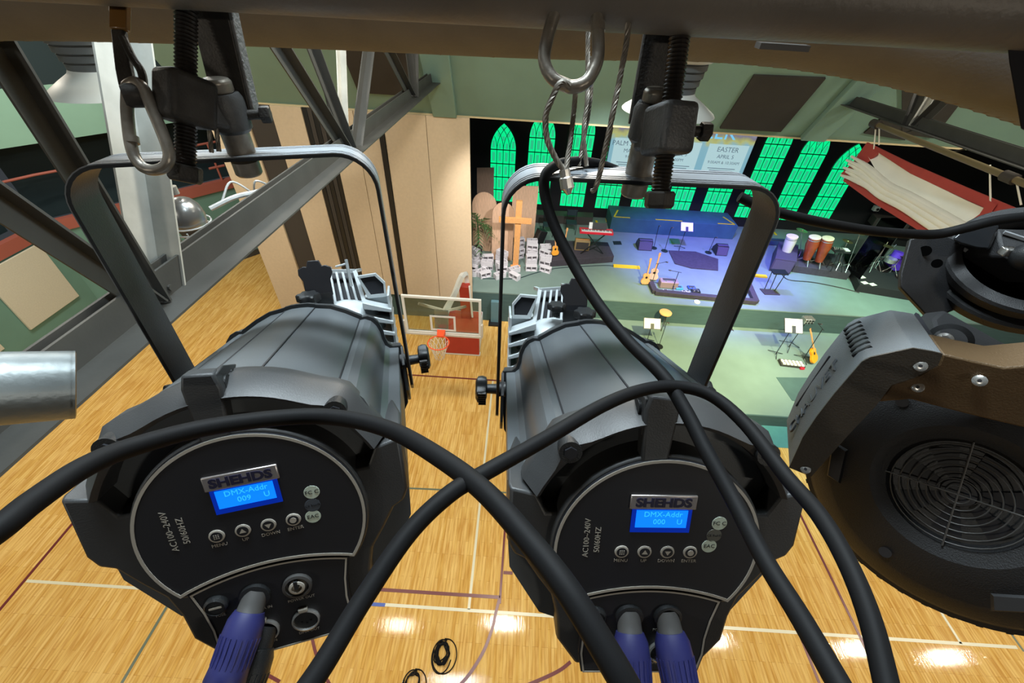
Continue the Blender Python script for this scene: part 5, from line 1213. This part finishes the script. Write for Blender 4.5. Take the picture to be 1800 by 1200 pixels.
carabiner([(225, 150, .402), (224, 200, .405), (232, 262, .408), (248, 291, .41), (270, 299, .41), (292, 291, .41), (297, 268, .408), (283, 228, .405), (266, 188, .402), (254, 158, .40), (240, 145, .40)], .0052, 'steel carabiner hanging over the left spotlight bracket', ((231, 240, .4075), (233, 252, .408)))
rope([(1001, 150, .362), (985, 146, .358), (968, 178, .36), (959, 208, .365), (962, 245, .37), (975, 275, .375), (990, 298, .378), (994, 312, .38)], .0028, 'twisted wire rope loop through the centre carabiner')
rope([(994, 312, .382), (997, 285, .385), (1004, 240, .388), (1010, 180, .39), (1011, 150, .384), (1001, 144, .372)], .0026, 'rear leg of the wire loop below the centre carabiner')
rope([(1112, -30, .36), (1106, 10, .365), (1102, 70, .37), (1090, 135, .375), (1076, 205, .38), (1064, 262, .39), (1053, 310, .40), (1046, 332, .405), (1040, 336, .408)], .0027, 'single wire rope hanging from the pipe left of the right clamp')
rope([(1034, 20, .45), (1033, 100, .455), (1032, 175, .46), (1026, 235, .465), (1031, 292, .47)], .0026, 'dark wire rope behind the centre carabiner, left strand')
rope([(1040, 100, .456), (1038, 170, .462), (1029, 230, .472), (1017, 292, .475)], .0026, 'dark wire rope behind the centre carabiner, crossing strand')
fe = thing('rope_ferrule', 'crimped metal ferrule at the foot of the centre wire loop', 'ferrule', P(994, 308, .38))
MB().lathe(P(992, 298, .379), P(998, 333, .386) - P(992, 298, .379), [(.0050, 0), (.0050, .006), (.0062, .007), (.0064, .016), (.004, .019), (.002, .022)], 10).build('sleeve', CHROME, fe)
rope([(366, 205, .44), (369, 240, .445), (372, 268, .45)], .0024, 'left of two short wire strands behind the left jaw bolt'); rope([(378, 205, .442), (382, 240, .447), (385, 266, .452)], .0024, 'right of two short wire strands behind the left jaw bolt')
# left sling: shackle bar from pipe to carabiner
sg = thing('pipe_sling', 'dark metal sling strap from the pipe down to the left carabiner', 'sling', P(205, 50, .40))
MB().wprism([P(190, -20, .40), P(222, -20, .40), P(221, 50, .40), P(191, 48, .40)], FWD * .006).build('brown_tape', mat('brown packing tape', lin(120, 84, 40), .25, coat=.5), sg, bev=.001)
MB().wprism([P(193, 50, .402), P(216, 50, .402), P(220, 80, .402), P(232, 140, .402), P(226, 152, .402), P(207, 150, .402), P(201, 120, .402)], FWD * .006).build('strap', IRON, sg, bev=.0015)
MB().tube([P(216, 66, .401), P(232, 100, .401), P(248, 125, .401), (P(252, 150, .401)), P(244, 160, .399), P(232, 152, .398)], .0035, 8).build('wire_eye', IRON, sg)
MB().lathe(P(216, 168, .398), P(248, 168, .405) - P(216, 168, .398), [(.0085, 0), (.0105, .004), (.0105, .014), (.008, .018)], 16).build('thimble', IRON, sg)

# ================================================================== MOVING HEAD AT RIGHT
mh = thing('moving_head_light', 'black moving head lamp with embossed arm at the right edge', 'moving head lamp', P(1690, 700, .46))
dv = ray(1350, 190).normalized(); A0 = P(1515, 635, .45)
def ap_(px, py, off=0): return onpl(px, py, A0 + dv * off, dv)
arm = [(1387, 821), (1426, 837), (1441, 820), (1490, 765), (1540, 712), (1567, 676), (1605, 664), (1648, 642), (1657, 621), (1640, 617), (1605, 611), (1530, 627), (1515, 635), (1466, 692), (1435, 732), (1411, 768)]
Q = [ap_(*p) for p in arm]; ex = .104
am_ = MB().loops([Q, [p + dv * ex for p in Q]]).build('arm_cover', HEADG, mh, bev=.0015)
MB().wprism([q - dv * .0008 for q in Q], dv * .002).build('arm_side', BRONZE, mh)
# embossed name on the outer face
e0, e1 = ap_(1392, 812), ap_(1462, 697); xd = (e1 - e0).normalized(); L_ = (e1 - e0).length; nf = xd.cross(dv).normalized()
if nf.dot(CAM - e0) < 0: nf = -nf
e0, e1 = ap_(1411, 768), ap_(1466, 692); xd = (e1 - e0).normalized(); nf = xd.cross(dv).normalized()
if nf.dot(CAM - e0) < 0: nf = -nf
mid = e0.lerp(e1, .42) + dv * ex * .44 + nf * .0006
text('embossed_name', 'CHAUVET', .026, tm(mid, xd, dv), mat('embossed grey letters', (.09, .10, .108), .5), mh, .0012)
MB().bar(e0.lerp(e1, -.10) + dv * ex * .76 + nf * .0004, e0.lerp(e1, 1.12) + dv * ex * .76 + nf * .0004, .0016, .0016).build('groove', PANEL, mh)
f0, f1 = ap_(1530, 627), ap_(1605, 611); 
g0 = ap_(1515, 635); g1 = ap_(1530, 627)
for k in range(7):
    p_ = ap_(1518 + 1.5, 633) + dv * ex * (.22 + .11 * k); xd2 = (ap_(1530, 627) - ap_(1515, 635)).normalized(); n2 = xd2.cross(dv).normalized()
    if n2.dot(CAM - p_) < 0: n2 = -n2
    MB().loops([[p_ - xd2 * .010 + n2 * .0004, p_ + dv * .004 - xd2 * .008 + n2 * .0004, p_ + xd2 * .010 + dv * .001 + n2 * .0006, p_ + xd2 * .011 - dv * .003 + n2 * .0006], [p_ - xd2 * .010 - n2 * .003, p_ + dv * .004 - xd2 * .008 - n2 * .003, p_ + xd2 * .010 + dv * .001 - n2 * .003, p_ + xd2 * .011 - dv * .003 - n2 * .003]]).build('vent_slot', PANEL, mh)
def screw(px, py, d):
    c = P(px, py, d); n_ = (CAM - c).normalized(); MB().lathe(c, n_, [(.0058, -.002), (.0056, .0006), (.0038, .0018), (.001, .0018)], 18).build('screw', CHROME, mh); MB().cyl(c + n_ * .0017, c + n_ * .0022, .0018, n=6).build('screw_socket', PANEL, mh)
dd = lambda px, py: (ap_(px, py) - CAM).dot(FWD)
screw(1618, 643, dd(1618, 643) - .001); screw(1416, 824, dd(1416, 824) - .001)
# bronze crosspiece
BZ = [(1543, 707), (1567, 676), (1605, 664), (1650, 640), (1657, 622), (1700, 632), (1765, 646), (1850, 640), (1850, 766), (1800, 752), (1700, 728), (1600, 702)]
q = [ap_(x, y, .012) for x, y in BZ]; MB().wprism(q, dv * .05).build('crosspiece', mat('bronze tinted casting', lin(86, 66, 40), .55, .2, bump=.3, bscale=500), mh, bev=.002)
screw(1613, 680, dd(1613, 680) + .010); screw(1722, 669, dd(1722, 669) + .006)
# arm top block, recess and chrome catch
tp = [(1562, 535), (1606, 541), (1646, 599), (1657, 621), (1605, 611)]
MB().wprism([P(1606, 553, .56), P(1612, 556, .555), P(1640, 600, .50), P(1620, 600, .50), P(1598, 575, .53)], V((.0, 0, .004))).build('catch_recess', PANEL, mh)
ct = P(1668, 600, .52); MB().lathe(ct, (CAM - ct), [(.022, -.003), (.022, .0), (.016, .001), (.016, -.004)], 28, caps=False).build('latch_ring', BLK, mh); MB().lathe(P(1660, 597, .515), (CAM - ct), [(.0085, -.004), (.0085, .002), (.005, .006)], 20).build('latch', CHROME, mh)
m = MB(); m.wprism([P(1642, 560, .56), P(1660, 545, .58), P(1760, 600, .55), P(1850, 640, .53), P(1850, 655, .49), P(1765, 646, .482), P(1700, 632, .49), P(1657, 621, .50)], V((0, .02, -.02))).build('neck_plate', HEADK, mh, bev=.003)
# base box above
bx = [(1632, 421), (1590, 432), (1583, 500), (1592, 520), (1634, 560), (1660, 540), (1690, 480), (1700, 430), (1660, 412)]
MB().wprism([P(x, y, .64) for x, y in [(1600, 420), (1584, 480), (1583, 505), (1636, 562), (1690, 540), (1690, 425), (1660, 413), (1622, 415)]], FWD * .012 + RIGHT * .006).build('base_bracket', HEADK, mh, bev=.002)
MB().lathe(P(1626, 441, .638), (CAM - P(1626, 441, .638)), [(.0078, 0), (.0078, .0012)], 24).build('bracket_hole', HOLE, mh)
MB().lathe(P(1647, 463, .625), (CAM - P(1647, 463, .625)), [(.0065, 0), (.0065, .0012)], 24).build('bracket_hole', HOLE, mh)
rcn = P(1822, 455, .60); rn = (V((0, 0, 1)) * .86 + (CAM - rcn).normalized() * .62).normalized()
for rad_, off_, nm in ((.098, 0, 'base_ring'), (.106, -.024, 'base_ring')):
    MB().lathe(rcn + rn * off_, rn, [(rad_ * .80, -.012), (rad_, -.012), (rad_, 0), (rad_ * .97, .004), (rad_ * .80, .004)], 72, caps=False).build(nm, HEADG if 0 else HEADK, mh)
MB().lathe(rcn - rn * .055, rn, [(.096, .01), (.090, .05), (.076, .053), (.070, -.01)], 64, caps=False).build('base_bowl', HEADK, mh)
MB().lathe(rcn - rn * .06, rn, [(.07, 0), (.085, .002)], 48).build('bowl_floor', HOLE, mh)
u_, v_ = basis(rn)
for k in range(10):
    a = radians(-34 + 10 * k) ; 
    dirv = (-UP * cos(a) * .5 + RIGHT * sin(a)); dirv = (dirv - rn * dirv.dot(rn)).normalized(); c_ = rcn + dirv * .074 - rn * .02
    MB().bar(c_ - rn * .013, c_ + rn * .013, .005, .005, dirv.cross(rn)).build('vent_slot', HOLE, mh)
MB().wprism([P(1692, 434, .66), P(1850, 514, .64), P(1850, 455, .66), P(1740, 410, .68), P(1700, 418, .68)], V((0, .02, -.004))).build('base_tray', HEADK, mh, bev=.002)
MB().bar(P(1692, 436, .655), P(1850, 517, .635), .006, .005).build('tray_lip', mat('pale grey edge', (.22, .23, .24), .4), mh)  # tray lip and box edge coloured paler than the casing
MB().wprism([P(1752, 402, .62), P(1850, 405, .6), P(1850, 500, .57), P(1765, 450, .6)], V((0, .05, -.03))).build('base_box', HEADK, mh, bev=.003)
MB().bar(P(1765, 408, .612), P(1850, 436, .59), .006, .004).build('box_edge', mat('pale grey edge', (.22, .23, .24)), mh)
MB().loops([[P(1672, 420, .61), P(1706, 392, .61), P(1740, 390, .61), P(1758, 396, .61), P(1740, 440, .61), P(1716, 438, .61), P(1688, 430, .61)], [P(1680, 416, .66), P(1706, 386, .66), P(1740, 384, .66), P(1752, 392, .66), P(1736, 425, .66), P(1716, 424, .66), P(1690, 420, .66)]]).build('cable_gland', mat('glossy black handle', (.02, .022, .025), .18), mh, bev=.004)
MB().box(P(1772, 442, .585), (.018, .012, .012)).build('lock_catch', CHROME, mh, bev=.002); MB().sphere(P(1810, 452, .57), .02).build('release_knob', BLK, mh)
# head
hf = P(1684, 868, .485); hbk = P(1714, 802, .65); ha = (hbk - hf).normalized()
HS = 1.27
MB().lathe(hf, ha, [(r_ * HS, h_ * HS) for r_, h_ in ((.046, .010), (.050, .0), (.062, -.004), (.098, .004), (.117, .020), (.125, .034), (.130, .036), (.132, .060), (.128, .064), (.136, .075), (.136, .105), (.125, .16))], 72, caps=False).build('head_shell', HEADK, mh, ang=30)
m = MB()
u_, v_ = basis(ha)
for k in range(44):
    q_ = 2 * pi * k / 44; c_ = hf + ha * .050 * HS + (u_ * cos(q_) + v_ * sin(q_)) * .131 * HS; m.bar(c_ - ha * .012, c_ + ha * .012, .004, .006, (u_ * cos(q_) + v_ * sin(q_)))
m.build('grip_ridge', HEADK, mh)
MB().lathe(hf + ha * .012, ha, [(.001, 0), (.060, 0), (.060, .004), (.001, .004)], 40).build('fan_recess', BLK, mh)
fn = MB(); 
for k in range(7):
    q_ = 2 * pi * k / 7; d1 = u_ * cos(q_) + v_ * sin(q_); d2 = u_ * cos(q_ + .5) + v_ * sin(q_ + .5); fn.poly([hf + ha * .010 + d1 * .018, hf + ha * .006 + d1 * .053, hf + ha * .011 + d2 * .053, hf + ha * .011 + d2 * .018])
fn.build('fan_blade', PANEL, mh); MB().lathe(hf + ha * .008, -ha, [(.016, 0), (.015, .003)], 28).build('fan_hub', PANEL, mh)
gw = mat('fan guard wire', (.06, .058, .055), .5, .2)
for k in range(7):
    R_ = .010 + .0081 * k; MB().tube([hf - ha * .003 + (u_ * cos(q_) + v_ * sin(q_)) * R_ for q_ in [2 * pi * j / 40 for j in range(40)]], .00075, 6, 0, closed=True).build('guard_ring', gw, mh)
c1_ = (UP * .95 + RIGHT * .3); c1_ = (c1_ - ha * c1_.dot(ha)).normalized(); c2_ = ha.cross(c1_)
for dr in (c1_, c2_): MB().cyl(hf - ha * .0038 - dr * .064, hf - ha * .0038 + dr * .064, .0009, n=6).build('guard_spoke', gw, mh)
for k in range(6):
    q_ = 2 * pi * k / 6 + .5; c_ = hf + ha * .0012 + (u_ * cos(q_) + v_ * sin(q_)) * .112
    if k % 2: MB().lathe(c_, -ha, [(.0065, 0), (.0065, .0015)], 18).build('screw_hole', PANEL, mh)
    else:
        d1 = (u_ * cos(q_) + v_ * sin(q_)); d2 = ha.cross(d1); MB().loops([[c_ - d2 * .026 - d1 * .004, c_ + d2 * .022 - d1 * .008, c_ + d2 * .030 + d1 * .010, c_ - d2 * .020 + d1 * .012], [p + ha * .004 - ha * .0075 for p in (c_ - d2 * .024 - d1 * .002, c_ + d2 * .020 - d1 * .006, c_ + d2 * .026 + d1 * .008, c_ - d2 * .018 + d1 * .010)]]).build('grip_pocket', mat('pocket black', (.012, .012, .013), .6), mh)

# ================================================================== CABLES AND PLUGS
def cable(pts, r, label, k=10):
    P_ = [P(*p) for p in pts]; o = MB().tube(P_, r, 14, k).build('power_cable', CABLE, ang=80); return tag(o, label, 'cable')
cable([(-90, 990, .185), (0, 928, .20), (60, 880, .215), (150, 820, .24), (240, 783, .265), (370, 750, .295), (520, 732, .315), (610, 736, .315), (690, 757, .30), (770, 802, .265), (850, 862, .235), (930, 950, .21), (1000, 1040, .19), (1080, 1170, .175), (1130, 1260, .17)], .0062, 'thick black cable arching over the left spotlight down to the bottom centre')
cable([(480, 1290, .165), (560, 1180, .18), (640, 1050, .20), (720, 935, .22), (790, 868, .235), (850, 832, .25), (960, 770, .275), (1060, 712, .305), (1130, 685, .325), (1190, 679, .335), (1250, 695, .33), (1310, 745, .31), (1380, 835, .275), (1440, 905, .245), (1490, 990, .22), (1530, 1090, .20), (1565, 1230, .18)], .0050, 'black cable rising from bottom centre, looping over the right spotlight')
cable([(1085, 300, .50), (1050, 288, .49), (1010, 284, .475), (975, 292, .455), (957, 315, .44), (964, 368, .43), (995, 440, .42), (1045, 525, .40), (1100, 595, .375), (1165, 660, .345), (1205, 722, .325), (1240, 790, .305), (1290, 880, .28), (1345, 985, .25), (1410, 1090, .22), (1490, 1230, .19)], .0056, 'black cable looped over the right bracket and falling in front of it')
cable([(1300, 346, .56), (1345, 366, .56), (1420, 386, .56), (1520, 404, .58), (1600, 411, .59), (1650, 411, .59), (1700, 400, .58), (1760, 386, .57), (1880, 374, .56)], .0066, 'black cable running right from the bracket to the moving head lamp')
def plug(F, x, y, d1, col, label, cab, tilt, L=.085):
    b = F.p(x, y, 0); d = (F.z * -1 * d1[0] + F.y * d1[1] + F.x * d1[2]).normalized(); t = thing('power_plug', label, 'plug', b, )
    u = (F.x - d * F.x.dot(d)).normalized(); v = d.cross(u)
    def ov(h, a, b_, n=24): return [b + d * h + u * cos(q) * a + v * sin(q) * b_ for q in [2 * pi * k / n for k in range(n)]]
    MB().loops([ov(-.004, .0105, .0105), ov(.006, .0115, .0115), ov(.018, .0125, .012), ov(.020, .0135, .0135)]).build('collar', GREYP if col is BLUEP else BLK, t)
    sh = MB().loops([ov(.014, .0135, .0135), ov(.022, .0168, .0160), ov(.036, .0178, .0168), ov(.048, .0165, .0158), ov(.060, .0172, .0172), ov(.070, .0182, .0182), ov(.074, .0160, .0160), ov(.068, .0095, .0095)]).build('shell', col, t)
    m = MB()
    for k in range(22):
        q = 2 * pi * k / 22; w = u * cos(q) + v * sin(q); m.bar(b + d * .034 + w * .0174, b + d * .058 + w * .0166, .0016, .0012, w)
    m.build('grip_rib', col, sh)
    MB().loops([[b + d * .004 + v * s + u * k for s, k in ((-.0115, -.006), (-.0155, -.005), (-.0155, .005), (-.0115, .006))], [b + d * .034 + v * s + u * k for s, k in ((-.0115, -.006), (-.0160, -.005), (-.0160, .005), (-.0115, .006))]]).build('latch_tab', CHROME if col is BLUEP else BLK, t, bev=.001)
    MB().tube([b + d * .056, b + d * .088] + [P(*p) for p in cab], .0058, 12, 8).build('cord', CABLE, t)
    return t
plug(FL, .0150 - .0335, -.0780, (.62, -.70, -.36), BLUEP, 'blue power plug in the left spotlight', [(382, 1230, .36), (376, 1320, .35)], 0)
plug(FL, .0140 - .0335, -.1240, (.62, -.68, -.38), BLK, 'black data plug beneath the blue plug of the left spotlight', [(430, 1270, .37), (424, 1340, .36)], 0)
plug(FR_, .0150 - .0335, -.0780, (.62, -.75, -.02), BLUEP, 'left blue power plug in the right spotlight', [(1140, 1300, .355), (1144, 1380, .35)], 0)
plug(FR_, .0540 - .0335, -.0780, (.62, -.75, .08), BLUEP, 'right blue power plug in the right spotlight', [(1245, 1300, .355), (1255, 1380, .35)], 0)
